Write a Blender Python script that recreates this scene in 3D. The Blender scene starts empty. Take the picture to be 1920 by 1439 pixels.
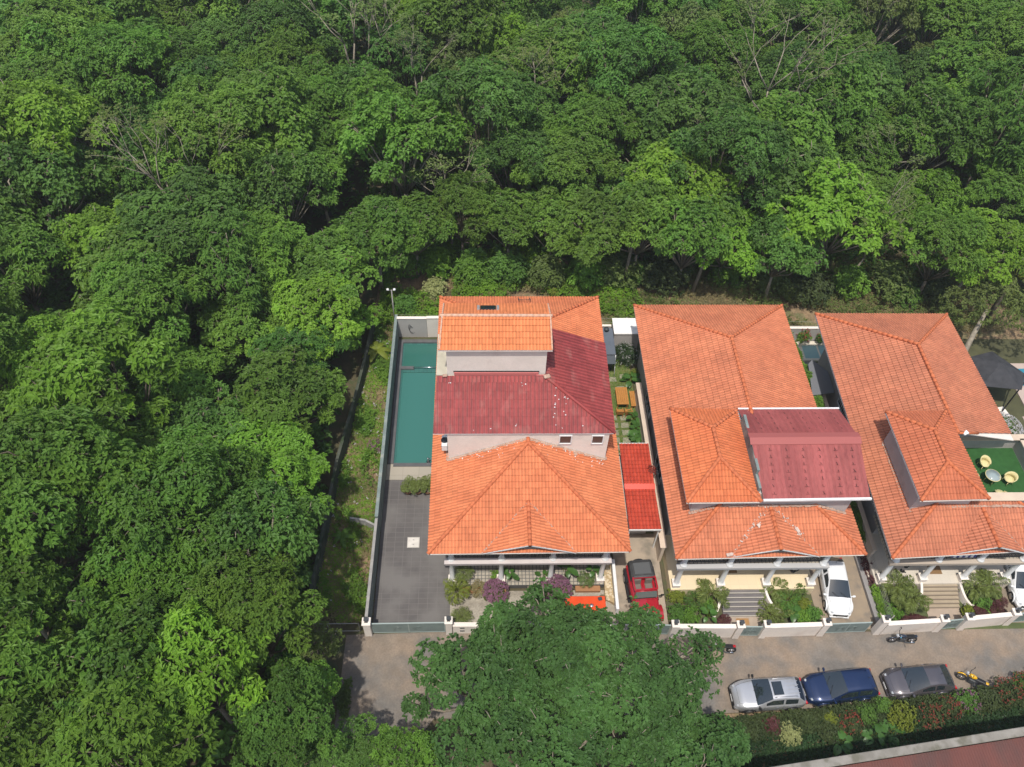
import bpy, math, random
import numpy as np
from mathutils import Vector, Matrix
R = math.radians
sc = bpy.context.scene
# ---------------------------------------------------------------- camera
cam_d = bpy.data.cameras.new('camera'); cam = bpy.data.objects.new('camera', cam_d); sc.collection.objects.link(cam)
YAW, PIT, ROL, FPX = .0556, .88516, .04323, 1538.9
_f = Vector((math.sin(YAW)*math.cos(PIT), math.cos(YAW)*math.cos(PIT), -math.sin(PIT)))
_r = Vector((math.cos(YAW), -math.sin(YAW), 0)); _u = _r.cross(_f)
_r2 = _r*math.cos(ROL)+_u*math.sin(ROL); _u2 = _u*math.cos(ROL)-_r*math.sin(ROL)
m = Matrix((_r2, _u2, -_f)).transposed().to_4x4(); m.translation = (0, 0, 52); cam.matrix_world = m
cam_d.sensor_fit = 'HORIZONTAL'; cam_d.sensor_width = 36; cam_d.lens = 36*FPX/1920
cam_d.clip_start = 1; cam_d.clip_end = 900; sc.camera = cam
# ---------------------------------------------------------------- light
SHX, SHY = .13, .36                      # how far a shadow moves per metre of height
sun_dir = Vector((-SHX, -SHY, 1)).normalized()       # towards the sun
w = bpy.data.worlds.new('World'); sc.world = w; w.use_nodes = True
sky = w.node_tree.nodes.new('ShaderNodeTexSky'); sky.sky_type = 'NISHITA'; sky.sun_disc = False
sky.sun_elevation = math.asin(sun_dir.z); sky.sun_rotation = math.atan2(sun_dir.x, sun_dir.y)
sky.air_density = 1.3; sky.dust_density = 2.5
bg = w.node_tree.nodes['Background']; bg.inputs[1].default_value = .125
w.node_tree.links.new(sky.outputs[0], bg.inputs[0])
sd = bpy.data.lights.new('sun', 'SUN'); sd.energy = 3.3; sd.angle = R(1.2); sd.color = (1, .95, .87)
sun = bpy.data.objects.new('sun', sd); sc.collection.objects.link(sun)
sun.rotation_euler = sun_dir.to_track_quat('Z', 'Y').to_euler()
sc.view_settings.view_transform = 'Standard'; sc.view_settings.look = 'None'; sc.view_settings.exposure = .25; sc.view_settings.gamma = 1
sc.cycles.max_bounces = 6; sc.cycles.transparent_max_bounces = 6
sc.cycles.diffuse_bounces = 3; sc.cycles.glossy_bounces = 3
# ---------------------------------------------------------------- helpers
col = sc.collection
def mat(name, c, rough=.8, c2=None, scale=2.0, detail=6, bump=0., bscale=30., metal=0., spec=.4, tint=0., coat=0., dirt=None, dscale=.6, dlo=.5, dhi=.65, trans=0., hue=0., stretch=None, grain=0.):
    m = bpy.data.materials.new(name); m.use_nodes = True; nt = m.node_tree; N = nt.nodes; L = nt.links
    b = N['Principled BSDF']; b.inputs['Roughness'].default_value = rough; b.inputs['Metallic'].default_value = metal
    b.inputs['Specular IOR Level'].default_value = spec; b.inputs['Coat Weight'].default_value = coat; b.inputs['Coat Roughness'].default_value = .05
    tc = N.new('ShaderNodeTexCoord'); co = tc.outputs['Object']
    if stretch:
        mp = N.new('ShaderNodeMapping'); mp.inputs['Scale'].default_value = stretch; L.new(co, mp.inputs[0]); co = mp.outputs[0]
    def mixc(f, a, bb, mode='MIX'):
        x = N.new('ShaderNodeMix'); x.data_type = 'RGBA'; x.blend_type = mode
        for s, v in ((0, f), (6, a), (7, bb)):
            if hasattr(v, 'is_output'): L.new(v, x.inputs[s])
            elif s == 0: x.inputs[0].default_value = v
            else: x.inputs[s].default_value = (*v, 1) if len(v) == 3 else v
        return x.outputs[2]
    def noise(s, d=detail):
        n = N.new('ShaderNodeTexNoise'); n.inputs['Scale'].default_value = s; n.inputs['Detail'].default_value = d; L.new(co, n.inputs[0]); return n.outputs[0]
    def ramp(v, lo, hi):
        r = N.new('ShaderNodeMapRange'); r.inputs[1].default_value = lo; r.inputs[2].default_value = hi; L.new(v, r.inputs[0]); return r.outputs[0]
    base = None
    if c2: base = mixc(ramp(noise(scale), .35, .65), c, c2)
    if dirt: base = mixc(ramp(noise(dscale, 8), dlo, dhi), base if base else c, dirt)
    if grain:
        g1 = N.new('ShaderNodeMath'); g1.operation = 'MULTIPLY'; L.new(noise(9, 8), g1.inputs[0]); L.new(noise(1.3, 8), g1.inputs[1])
        gr = N.new('ShaderNodeMapRange'); gr.inputs[1].default_value = .12; gr.inputs[2].default_value = .40; gr.inputs[3].default_value = 1-grain; gr.inputs[4].default_value = 1+grain; L.new(g1.outputs[0], gr.inputs[0])
        gm = N.new('ShaderNodeVectorMath'); gm.operation = 'SCALE'; L.new(gr.outputs[0], gm.inputs['Scale'])
        if base: L.new(base, gm.inputs[0])
        else: gm.inputs[0].default_value = c
        base = gm.outputs[0]
    if tint:
        at = N.new('ShaderNodeAttribute'); at.attribute_name = 'tint'
        r = N.new('ShaderNodeMapRange'); r.clamp = False; r.inputs[3].default_value = 1-tint; r.inputs[4].default_value = 1+tint; L.new(at.outputs['Fac'], r.inputs[0])
        vm = N.new('ShaderNodeVectorMath'); vm.operation = 'SCALE'; L.new(r.outputs[0], vm.inputs['Scale'])
        if base: L.new(base, vm.inputs[0])
        else: vm.inputs[0].default_value = c
        base = vm.outputs[0]
    if hue:
        oi = N.new('ShaderNodeObjectInfo'); hs = N.new('ShaderNodeHueSaturation')
        r = N.new('ShaderNodeMapRange'); r.inputs[3].default_value = .5-hue; r.inputs[4].default_value = .5+hue; L.new(oi.outputs['Random'], r.inputs[0]); L.new(r.outputs[0], hs.inputs['Hue'])
        mu = N.new('ShaderNodeMath'); mu.operation = 'MULTIPLY'; mu.inputs[1].default_value = 7.3; L.new(oi.outputs['Random'], mu.inputs[0])
        fr = N.new('ShaderNodeMath'); fr.operation = 'FRACT'; L.new(mu.outputs[0], fr.inputs[0])
        r2 = N.new('ShaderNodeMapRange'); r2.inputs[3].default_value = .82; r2.inputs[4].default_value = 1.2; L.new(fr.outputs[0], r2.inputs[0]); L.new(r2.outputs[0], hs.inputs['Value'])
        if base: L.new(base, hs.inputs['Color'])
        else: hs.inputs['Color'].default_value = (*c, 1)
        base = hs.outputs[0]
    if base: L.new(base, b.inputs['Base Color'])
    else: b.inputs['Base Color'].default_value = (*c, 1)
    if bump:
        bn = N.new('ShaderNodeBump'); bn.inputs['Strength'].default_value = bump; bn.inputs['Distance'].default_value = .02
        L.new(noise(bscale), bn.inputs['Height']); L.new(bn.outputs[0], b.inputs['Normal'])
    if trans:
        t = N.new('ShaderNodeBsdfTranslucent'); ms = N.new('ShaderNodeMixShader'); ms.inputs[0].default_value = trans
        if base: L.new(base, t.inputs[0])
        else: t.inputs[0].default_value = (*c, 1)
        L.new(b.outputs[0], ms.inputs[1]); L.new(t.outputs[0], ms.inputs[2]); L.new(ms.outputs[0], N['Material Output'].inputs[0])
    m['_'] = 1
    return m
def tilemat(name, c, c2, mortar, size, ratio=1., ms=.02, rough=.6, dirt=None, dscale=.5, rot=0):
    m = bpy.data.materials.new(name); m.use_nodes = True; nt = m.node_tree; N = nt.nodes; L = nt.links; b = N['Principled BSDF']; b.inputs['Roughness'].default_value = rough
    tc = N.new('ShaderNodeTexCoord'); br = N.new('ShaderNodeTexBrick'); br.offset = 0
    br.inputs['Color1'].default_value = (*c, 1); br.inputs['Color2'].default_value = (*c2, 1); br.inputs['Mortar'].default_value = (*mortar, 1)
    br.inputs['Scale'].default_value = 1; br.inputs['Brick Width'].default_value = size; br.inputs['Row Height'].default_value = size*ratio; br.inputs['Mortar Size'].default_value = ms
    L.new(tc.outputs['Object'], br.inputs[0]); out = br.outputs[0]
    if dirt:
        n = N.new('ShaderNodeTexNoise'); n.inputs['Scale'].default_value = dscale; n.inputs['Detail'].default_value = 8; L.new(tc.outputs['Object'], n.inputs[0])
        r = N.new('ShaderNodeMapRange'); r.inputs[1].default_value = .42; r.inputs[2].default_value = .62; L.new(n.outputs[0], r.inputs[0])
        x = N.new('ShaderNodeMix'); x.data_type = 'RGBA'; L.new(r.outputs[0], x.inputs[0]); L.new(out, x.inputs[6]); x.inputs[7].default_value = (*dirt, 1); out = x.outputs[2]
    L.new(out, b.inputs['Base Color']); return m

class MB:
    def __init__(s): s.V = []; s.F = []; s.n = 0; s.T = []; s.sm = []
    def add(s, v, f, t=None, smooth=False):
        v = np.asarray(v, float).reshape(-1, 3); k = s.n
        s.V.append(v); s.F += [tuple(i+k for i in q) for q in f]; s.n += len(v)
        s.T.append(np.full(len(v), .5) if t is None else np.broadcast_to(np.asarray(t, float), (len(v),)))
        s.sm += [smooth]*len(f); return s
    def box(s, x0, x1, y0, y1, z0, z1, t=None):
        return s.add([(x, y, z) for z in (z0, z1) for y in (y0, y1) for x in (x0, x1)], [(0, 2, 3, 1), (4, 5, 7, 6), (0, 1, 5, 4), (2, 6, 7, 3), (0, 4, 6, 2), (1, 3, 7, 5)], t)
    def obox(s, c, sz, rz=0, rx=0, ry=0, bev=0):
        hx, hy, hz = sz[0]/2, sz[1]/2, sz[2]/2
        M = Matrix.Translation(c) @ Matrix.Rotation(rz, 4, 'Z') @ Matrix.Rotation(ry, 4, 'Y') @ Matrix.Rotation(rx, 4, 'X')
        if bev:
            pts = []; fs = []
            b = min(bev, hx*.9, hy*.9, hz*.9)
            rings = [(hx-b, hy-b, -hz), (hx, hy, -hz+b), (hx, hy, hz-b), (hx-b, hy-b, hz)]
            for (a, q, z) in rings:
                c_ = min(b, a*.6, q*.6)
                pts += [(a-c_, -q, z), (a, -q+c_, z), (a, q-c_, z), (a-c_, q, z), (-a+c_, q, z), (-a, q-c_, z), (-a, -q+c_, z), (-a+c_, -q, z)]
            for k in range(3):
                fs += [(k*8+i, k*8+(i+1) % 8, k*8+8+(i+1) % 8, k*8+8+i) for i in range(8)]
            fs += [tuple(range(7, -1, -1)), tuple(range(24, 32))]
            return s.add([M @ Vector(p) for p in pts], fs)
        v = [M @ Vector((x, y, z)) for z in (-hz, hz) for y in (-hy, hy) for x in (-hx, hx)]
        return s.add(v, [(0, 2, 3, 1), (4, 5, 7, 6), (0, 1, 5, 4), (2, 6, 7, 3), (0, 4, 6, 2), (1, 3, 7, 5)])
    def prism(s, poly, z0, z1, t=None):
        n = len(poly)
        if sum(poly[i][0]*poly[(i+1) % n][1]-poly[(i+1) % n][0]*poly[i][1] for i in range(n)) < 0: poly = poly[::-1]
        return s.add([(x, y, z0) for x, y in poly]+[(x, y, z1) for x, y in poly], [tuple(range(n-1, -1, -1)), tuple(range(n, 2*n))]+[(i, (i+1) % n, n+(i+1) % n, n+i) for i in range(n)], t)
    def slab(s, pts, d):           # 3-D polygon thickened downwards
        n = len(pts); p = [Vector(q) for q in pts]; nn = (p[1]-p[0]).cross(p[2]-p[0])
        if nn.z < 0: p = p[::-1]
        return s.add([q-Vector((0, 0, d)) for q in p]+p, [tuple(range(n-1, -1, -1)), tuple(range(n, 2*n))]+[(i, (i+1) % n, n+(i+1) % n, n+i) for i in range(n)])
    def tube(s, pts, rad, n=8, cap=True, t=None, smooth=True):
        P = [Vector(p) for p in pts]; m = len(P)
        if not hasattr(rad, '__len__'): rad = [rad]*m
        vs = []; prev = None
        for i in range(m):
            d = (P[min(i+1, m-1)]-P[max(i-1, 0)]).normalized()
            if prev is None: a = d.cross(Vector((0, 0, 1))); a = a if a.length > .1 else d.cross(Vector((1, 0, 0)))
            else: a = prev-d*prev.dot(d)
            a.normalize(); b = d.cross(a); prev = a
            vs += [P[i]+(a*math.cos(2*math.pi*k/n)+b*math.sin(2*math.pi*k/n))*rad[i] for k in range(n)]
        f = [(i*n+k, i*n+(k+1) % n, (i+1)*n+(k+1) % n, (i+1)*n+k) for i in range(m-1) for k in range(n)]
        if cap: f += [tuple(range(n-1, -1, -1)), tuple(range((m-1)*n, m*n))]
        return s.add(vs, f, t, smooth)
    def lathe(s, prof, c=(0, 0, 0), n=16):
        vs = [(c[0]+r*math.cos(2*math.pi*k/n), c[1]+r*math.sin(2*math.pi*k/n), c[2]+z) for r, z in prof for k in range(n)]
        m = len(prof); f = [(i*n+k, i*n+(k+1) % n, (i+1)*n+(k+1) % n, (i+1)*n+k) for i in range(m-1) for k in range(n)]
        f += [tuple(range(n-1, -1, -1)), tuple(range((m-1)*n, m*n))]
        return s.add(vs, f, None, True)
    def ell(s, c, r, n=10, m=7, rz=0):
        pr = [(math.sin(math.pi*(i+.02)/(m+.04)), -math.cos(math.pi*(i+.02)/(m+.04))) for i in range(m+1)]
        vs = []
        for a, z in pr:
            for k in range(n):
                x, y = a*math.cos(2*math.pi*k/n)*r[0], a*math.sin(2*math.pi*k/n)*r[1]
                vs.append((c[0]+x*math.cos(rz)-y*math.sin(rz), c[1]+x*math.sin(rz)+y*math.cos(rz), c[2]+z*r[2]))
        f = [(i*n+k, i*n+(k+1) % n, (i+1)*n+(k+1) % n, (i+1)*n+k) for i in range(m) for k in range(n)]+[tuple(range(n-1, -1, -1)), tuple(range(m*n, m*n+n))]
        return s.add(vs, f, None, True)
    def build(s, name, m, parent=None, off=None):
        me = bpy.data.meshes.new(name); V = np.concatenate(s.V)
        o3 = WL.get(parent.name, Vector((0, 0, 0))) if parent else Vector((0, 0, 0))
        if off is not None: o3 = off
        V = V-np.array(o3)[None]
        me.from_pydata(V.tolist(), [], s.F)
        a = me.attributes.new('tint', 'FLOAT', 'POINT'); a.data.foreach_set('value', np.concatenate(s.T).astype(np.float32))
        me.polygons.foreach_set('use_smooth', s.sm); me.materials.append(m)
        o = bpy.data.objects.new(name, me); col.objects.link(o)
        if parent: o.parent = parent; WL[o.name] = o3
        return o
WL = {}
def tag(o, label=None, cat=None, group=None, kind=None):
    if label: o['label'] = label
    if cat: o['category'] = cat
    if group: o['group'] = group
    if kind: o['kind'] = kind
    return o
def thing(name, label, cat, loc, group=None, rz=0, world=True):
    o = bpy.data.objects.new(name, None); col.objects.link(o); o.location = loc; o.rotation_euler = (0, 0, rz); o.empty_display_size = .2
    WL[o.name] = Vector(loc) if world else Vector((0, 0, 0))
    return tag(o, label, cat, group)
def solo(mb, name, m, label, cat, group=None, kind=None):   # a thing that is one mesh, its origin at its base
    V = np.concatenate(mb.V); c = Vector(((V[:, 0].min()+V[:, 0].max())/2, (V[:, 1].min()+V[:, 1].max())/2, V[:, 2].min()))
    o = mb.build(name, m, None, off=c); o.location = c
    return tag(o, label, cat, group, kind)
def copy_tree(o, parent=None):
    c = o.copy(); col.objects.link(c)
    if parent: c.parent = parent
    for ch in list(o.children): copy_tree(ch, c)
    return c
def struct(mb, name, m): return tag(mb.build(name, m), kind='structure')

# ---------------------------------------------------------------- materials
ORA = mat('terracotta_tile', grain=.06, c=(.62, .205, .092), rough=.8, c2=(.57, .175, .078), scale=.7, tint=.10, spec=.18, dirt=(.50, .16, .075), dscale=.45, dlo=.52, dhi=.80, bump=.15, bscale=25)
ORB = mat('terracotta_tile_weathered', grain=.06, c=(.56, .195, .10), rough=.8, c2=(.50, .165, .085), scale=.6, tint=.10, spec=.18, dirt=(.44, .15, .08), dscale=.4, dlo=.50, dhi=.78, bump=.2, bscale=25)
ORC = mat('terracotta_tile_faded', grain=.06, c=(.49, .18, .10), rough=.8, c2=(.44, .155, .088), scale=.6, tint=.10, spec=.18, dirt=(.39, .145, .085), dscale=.4, dlo=.50, dhi=.78, bump=.2, bscale=25)
REDM = mat('maroon_metal_sheet', grain=.16, c=(.30, .056, .052), rough=.6, c2=(.26, .046, .046), scale=.8, spec=.25, dirt=(.36, .13, .11), dscale=1.6, dlo=.55, dhi=.8, tint=.10, stretch=(1, .35, 1))
REDS = mat('rose_metal_sheet', grain=.16, c=(.33, .088, .080), rough=.6, spec=.25, c2=(.29, .072, .068), scale=.7, dirt=(.22, .05, .05), dscale=3, dlo=.60, dhi=.8, tint=.10, stretch=(1, .3, 1))
REDT = mat('translucent_red_tile', (.52, .075, .042), .38, c2=(.45, .06, .034), scale=1.2, tint=.10)
RIDGE = mat('ridge_tile', (.55, .165, .072), .8, tint=.07, spec=.2, c2=(.48, .135, .06), scale=1.5)
MORT = mat('mortar', (.46, .33, .26), .9, c2=(.36, .22, .16), scale=3, bump=.4)
CREAM = mat('cream_plaster', grain=.05, c=(.78, .71, .64), rough=.85, c2=(.74, .67, .60), scale=.8, dirt=(.60, .52, .46), dscale=.7, dlo=.55, dhi=.85, bump=.1)
GREYW = mat('grey_plaster', grain=.05, c=(.46, .43, .41), rough=.85, c2=(.41, .385, .37), scale=.7, dirt=(.32, .29, .27), dscale=.9, dlo=.55, dhi=.8)
WHITE = mat('white_paint', (.76, .76, .75), .5, c2=(.70, .70, .69), scale=2)
BEIGE = mat('beige_wall', grain=.14, c=(.56, .47, .39), rough=.85, c2=(.50, .42, .35), scale=1.2, dirt=(.40, .33, .27), dscale=1, dlo=.52, dhi=.75)
TEALW = mat('grey_green_wall', grain=.14, c=(.20, .245, .235), rough=.8, c2=(.16, .2, .19), scale=1, dirt=(.28, .28, .25), dscale=1.3, dlo=.55, dhi=.75)
DRIVE = tilemat('dark_paving', (.104, .094, .090), (.090, .082, .080), (.155, .145, .135), .62, .62, .012, .75, dirt=(.145, .135, .127), dscale=.45)
DECK = mat('beige_concrete', grain=.3, c=(.36, .32, .26), rough=.85, c2=(.30, .27, .22), scale=1.3, dirt=(.24, .21, .17), dscale=.8, bump=.15)
ROAD = mat('dusty_road', grain=.17, c=(.205, .172, .140), rough=.92, c2=(.245, .185, .135), scale=.28, dirt=(.155, .142, .128), dscale=.4, dlo=.45, dhi=.62, bump=.3, bscale=18)
DIRT = mat('red_brown_soil', grain=.35, c=(.20, .135, .08), rough=.95, c2=(.25, .175, .10), scale=1.7, dirt=(.13, .13, .06), dscale=.8, bump=.4)
GROUND = mat('forest_floor', grain=.14, c=(.075, .065, .035), rough=.95, c2=(.10, .08, .045), scale=.5, dirt=(.06, .075, .03), dscale=.9, bump=.4)
LAWN = mat('lawn', grain=.14, c=(.13, .16, .05), rough=.95, c2=(.18, .18, .07), scale=1.2, dirt=(.22, .17, .08), dscale=1.5, dlo=.55, dhi=.75, bump=.5, bscale=60)
TURF = mat('artificial_turf', (.028, .105, .025), .95, c2=(.022, .085, .02), scale=3, bump=.5, bscale=80)
DARKG = mat('dark_grey_metal', (.05, .055, .06), .5)
BLACK = mat('black_plastic', (.015, .015, .016), .45)
TYRE = mat('tyre_rubber', (.022, .022, .023), .85)
CHROME = mat('chrome', (.7, .7, .72), .15, metal=1)
ALLOY = mat('alloy', (.5, .5, .52), .35, metal=.9)
GLASSD = mat('dark_glass', (.018, .026, .032), .04, spec=.9, coat=.6)
LENS = mat('lamp_lens', (.38, .40, .42), .1, coat=1)
REDL = mat('red_lens', (.45, .02, .02), .15, coat=1)
GATE = mat('grey_green_gate', (.20, .255, .245), .55, c2=(.17, .215, .21), scale=1.4, spec=.3)
BARK = mat('bark', (.17, .14, .105), .9, c2=(.10, .08, .06), scale=5, bump=.5, bscale=20)
BARKP = mat('pale_bark', (.30, .26, .20), .9, c2=(.20, .17, .13), scale=5, bump=.5, bscale=20)
WOOD = mat('honey_wood', (.50, .235, .06), .45, c2=(.38, .16, .04), scale=6, stretch=(1, 6, 1))
PLAIN = mat('grey_concrete', (.33, .32, .30), .85, c2=(.26, .25, .24), scale=2)
STONE = mat('stepping_stone', (.33, .30, .22), .9, c2=(.25, .235, .18), scale=3, bump=.3)
def leaf(name, c, c2, tint=.4, hue=0., trans=.45, scale=.35, rough=.55): return mat(name, c, rough, c2=c2, scale=scale, tint=tint, trans=trans, hue=hue, spec=.35)
LF = dict(
    mid=leaf('leaf_mid_green', (.155, .280, .034), (.115, .232, .034), hue=.009),
    deep=leaf('leaf_deep_green', (.112, .225, .036), (.085, .185, .035), hue=.009),
    bright=leaf('leaf_bright_green', (.185, .335, .030), (.15, .285, .03), hue=.01),
    yellow=leaf('leaf_yellow_green', (.20, .36, .032), (.165, .32, .032), hue=.008),
    olive=leaf('leaf_olive', (.16, .22, .055), (.135, .19, .05), hue=.015),
    big=leaf('leaf_garden_tree', (.085, .180, .040), (.066, .148, .036)),
    dull=leaf('leaf_dull_green', (.085, .115, .038), (.055, .085, .03), tint=.5),
    dark=leaf('leaf_dark', (.045, .09, .03), (.035, .072, .026), hue=.015),
    palm=leaf('leaf_palm', (.20, .25, .06), (.14, .19, .05)),
    croton=leaf('leaf_maroon', (.15, .045, .05), (.10, .05, .045)),
    pink=leaf('flower_pink', (.32, .155, .23), (.25, .12, .19), tint=.3),
    redf=leaf('flower_red', (.36, .075, .05), (.28, .065, .05), tint=.3),
    white=leaf('flower_white', (.62, .60, .60), (.5, .48, .5), tint=.2),
    lime=leaf('leaf_lime', (.22, .26, .035), (.17, .22, .03), tint=.25),
    pale=leaf('leaf_variegated', (.38, .40, .17), (.28, .32, .12), tint=.3),
    dry=leaf('dry_grass', (.26, .215, .10), (.20, .18, .075), tint=.4, trans=.15),
    alo=leaf('leaf_elephant_ear', (.065, .15, .03), (.05, .12, .025), tint=.3, trans=.2, rough=.35))

# ---------------------------------------------------------------- roof skins
TILE_S = [(0, 0), (.24, .004), (.40, .030), (.56, .044), (.72, .030), (.88, .004)]
TILE_M = [(0, 0), (.35, .003), (.5, .020), (.65, .003)]
def skin(mb, pts, period=.21, course=.36, lift=.034, prof=TILE_S, dz=0., rnd=None, up=None):
    """tiled surface over a convex 3-D polygon; pts[0]->pts[1] is the eave, courses climb from it"""
    rg = np.random.default_rng(rnd if rnd is not None else int(abs(pts[0][0]*77+pts[0][1]*31+pts[1][0]*13)*10))
    p = np.array(pts, float); o = p[0]; u = p[1]-p[0]; u /= np.linalg.norm(u); far = p[2:].mean(0)
    n = np.cross(u, far-o); n /= np.linalg.norm(n)
    if n[2] < 0: n = -n
    v = np.cross(n, u)
    if v @ (far-o) < 0: v = -v
    q = np.stack([(p-o) @ u, (p-o) @ v], 1)
    s0, s1 = q[:, 0].min(), q[:, 0].max(); t1 = q[:, 1].max()
    ss = []; ph = []; k0 = math.floor(s0/period)
    for k in range(k0, int(math.ceil(s1/period))+1):
        for a, h in prof: ss.append((k+a)*period); ph.append(h)
    nc = int(math.ceil(t1/course)); tt = []; th = []
    for k in range(nc+1):
        tt += [k*course, k*course+.03, (k+1)*course-.045, (k+1)*course-.006]; th += [lift, lift*.93, lift*.1, 0.]
    ss = np.array(ss); ph = np.array(ph); tt = np.array(tt); th = np.array(th)
    S, T = np.meshgrid(ss, tt); Hh = ph[None]+th[:, None]
    npf = len(prof)
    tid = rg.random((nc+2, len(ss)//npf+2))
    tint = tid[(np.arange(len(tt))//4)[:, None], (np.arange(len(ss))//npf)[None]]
    if lift > .02: tint = tint+np.tile([-.4, 0, 0, -1.3], len(tt)//4)[:, None]+(np.array([-1.5, -.5, .2, .5, .2, -.5])[np.arange(len(ss)) % npf][None] if npf == 6 else 0)  # lap lines: shadow gaps and grime put into the tint; grooves darker, crests lighter
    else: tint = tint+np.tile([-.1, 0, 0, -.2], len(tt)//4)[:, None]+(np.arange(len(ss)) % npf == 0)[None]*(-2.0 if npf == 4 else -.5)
    ar = sum(q[i][0]*q[(i+1) % len(q)][1]-q[(i+1) % len(q)][0]*q[i][1] for i in range(len(q)))
    if ar < 0: q = q[::-1]
    E = []
    for i in range(len(q)):
        a, b = q[i], q[(i+1) % len(q)]; d = b-a; l = np.hypot(*d)
        if l > 1e-6: E.append((a, np.array([-d[1], d[0]])/l))
    D = np.stack([(S-a[0])*e[0]+(T-a[1])*e[1] for a, e in E])
    ins = (D > -1e-4).all(0)
    H, W = S.shape; V = o+S[..., None]*u+T[..., None]*v+(Hh+dz)[..., None]*n
    idx = -np.ones((H, W), int)
    full = ins[:-1, :-1] & ins[1:, :-1] & ins[:-1, 1:] & ins[1:, 1:]
    Dq = np.stack([D[:, :-1, :-1], D[:, 1:, :-1], D[:, :-1, 1:], D[:, 1:, 1:]])
    dead = (Dq < 1e-4).all(0).any(0)
    part = ~full & ~dead
    use = np.zeros((H, W), bool)
    for a, b in ((0, 0), (1, 0), (0, 1), (1, 1)): use[a:H-1+a, b:W-1+b] |= full
    idx[use] = np.arange(use.sum()); vs = V[use]; ts = tint[use]
    ii, jj = np.where(full)
    fl = list(zip(idx[ii, jj].tolist(), idx[ii, jj+1].tolist(), idx[ii+1, jj+1].tolist(), idx[ii+1, jj].tolist()))
    mb.add(vs, fl, ts, False)
    ev = []; ef = []; et = []
    for i, j in zip(*np.where(part)):
        poly = [(S[a, b], T[a, b], Hh[a, b]) for a, b in ((i, j), (i, j+1), (i+1, j+1), (i+1, j))]
        for a, e in E:
            out = []
            for k in range(len(poly)):
                P0, P1 = poly[k], poly[(k+1) % len(poly)]
                d0 = (P0[0]-a[0])*e[0]+(P0[1]-a[1])*e[1]; d1 = (P1[0]-a[0])*e[0]+(P1[1]-a[1])*e[1]
                if d0 >= 0: out.append(P0)
                if (d0 > 0 and d1 < 0) or (d0 < 0 and d1 > 0):
                    f = d0/(d0-d1); out.append(tuple(P0[c]+f*(P1[c]-P0[c]) for c in range(3)))
            poly = out
            if len(poly) < 3: break
        if len(poly) < 3: continue
        k = len(ev)
        for a, b, h in poly: ev.append(o+a*u+b*v+(h+dz)*n); et.append(tint[i, j])
        ef.append(tuple(range(k, len(ev))))
    if ev: mb.add(ev, ef, np.array(et))
def caps(mb, a, b, r=.12, seg=.38, up=.03, rnd=1):
    a, b = Vector(a), Vector(b); L = (b-a).length; n = max(1, int(L/seg)); d = (b-a)/n; rg = random.Random(rnd)
    for k in range(n):
        p0 = a+d*k+Vector((0, 0, up)); p1 = a+d*(k+1.06)+Vector((0, 0, up+.012))
        mb.tube([p0, p1], [r*1.02, r*.97], 10, t=rg.random())

# ---------------------------------------------------------------- the ground, road, plots
struct(MB().box(-220, 260, -120, 330, -2.0, -.06), 'ground', GROUND)
# road with a ragged southern edge
rd = [(-8.9, 21.35), (45, 22.6), (70, 24), (70, 20), (45, 18.3), (34, 17.2), (24, 16.45), (16, 16.1), (8, 15.9), (-3.0, 16.0), (-4.2, 14.5), (-4.6, 8), (-9.3, 8), (-9.0, 15)]
struct(MB().prism(rd, -.5, -.03), 'road', ROAD)
struct(MB().prism([(-9.2, 21.3), (-8.9, 52), (-30, 60), (-30, 5), (-9.3, 5)], -.5, -.045), 'plantation_ground', GROUND)
struct(MB().prism([(-11.6, 24), (-7.6, 22.0), (-7.3, 49.5), (-9.4, 54), (-9.6, 48), (-10.4, 38), (-11.2, 30)], -.5, -.02), 'weed_strip_ground', DIRT)
struct(MB().prism([(-7.2, 48.2), (38, 46.4), (48, 47), (48, 55), (20, 56), (-10, 60)], -.5, -.025), 'back_clearing_ground', DIRT)
struct(MB().box(-7.25, -2.2, 21.6, 33.2, -.4, 0), 'driveway', DRIVE)
DECKT = tilemat('pool_surround_stone', (.36, .32, .26), (.33, .30, .245), (.25, .22, .18), 1.2, .8, .012, .8)
struct(MB().box(-7.25, -2.2, 33.2, 34.6, -.4, .05), 'pool_deck', DECKT)
struct(MB().box(-2.2, 9.1, 21.6, 24.3, -.4, .01), 'front_yard', DECK)
struct(MB().box(9.1, 12.3, 21.5, 28.6, -.4, .005), 'side_driveway', mat('pale_drive', (.38, .31, .235), .9, c2=(.31, .26, .21), scale=.7, dirt=(.22, .19, .15), dscale=1, bump=.2))
struct(MB().box(8.3, 12.25, 28.6, 47.0, -.4, .02), 'side_garden_lawn', LAWN)
struct(MB().box(12.35, 26.7, 21.2, 47.2, -.4, 0), 'garden_floor', mat('garden_soil', (.10, .08, .05), .95, c2=(.07, .085, .035), scale=1.5))
struct(MB().box(26.2, 40, 21.3, 47.2, -.4, -.01), 'garden_floor', mat('garden_soil_two', (.10, .12, .045), .95, c2=(.07, .09, .035), scale=1.5))
struct(MB().box(22.4, 26.15, 21.35, 30, -.3, .03), 'car_bay', mat('car_bay_stone', (.30, .235, .165), .85, c2=(.25, .20, .15), scale=1.2, dirt=(.19, .16, .13), dscale=1))
struct(MB().box(34.9, 39.5, 21.7, 30, -.3, .03), 'car_bay', mat('car_bay_stone_two', (.27, .215, .155), .85, c2=(.22, .18, .14), scale=1.2))
struct(MB().box(26.2, 27.9, 29, 47.2, -.3, .02), 'lane', mat('lane_concrete', (.25, .235, .225), .9, c2=(.20, .19, .18), scale=1))
struct(MB().box(38.0, 60, 27, 47.5, -.4, .0), 'neighbour_lawn', mat('neighbour_turf', (.085, .085, .04), .95, c2=(.06, .06, .03), scale=1))
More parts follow.
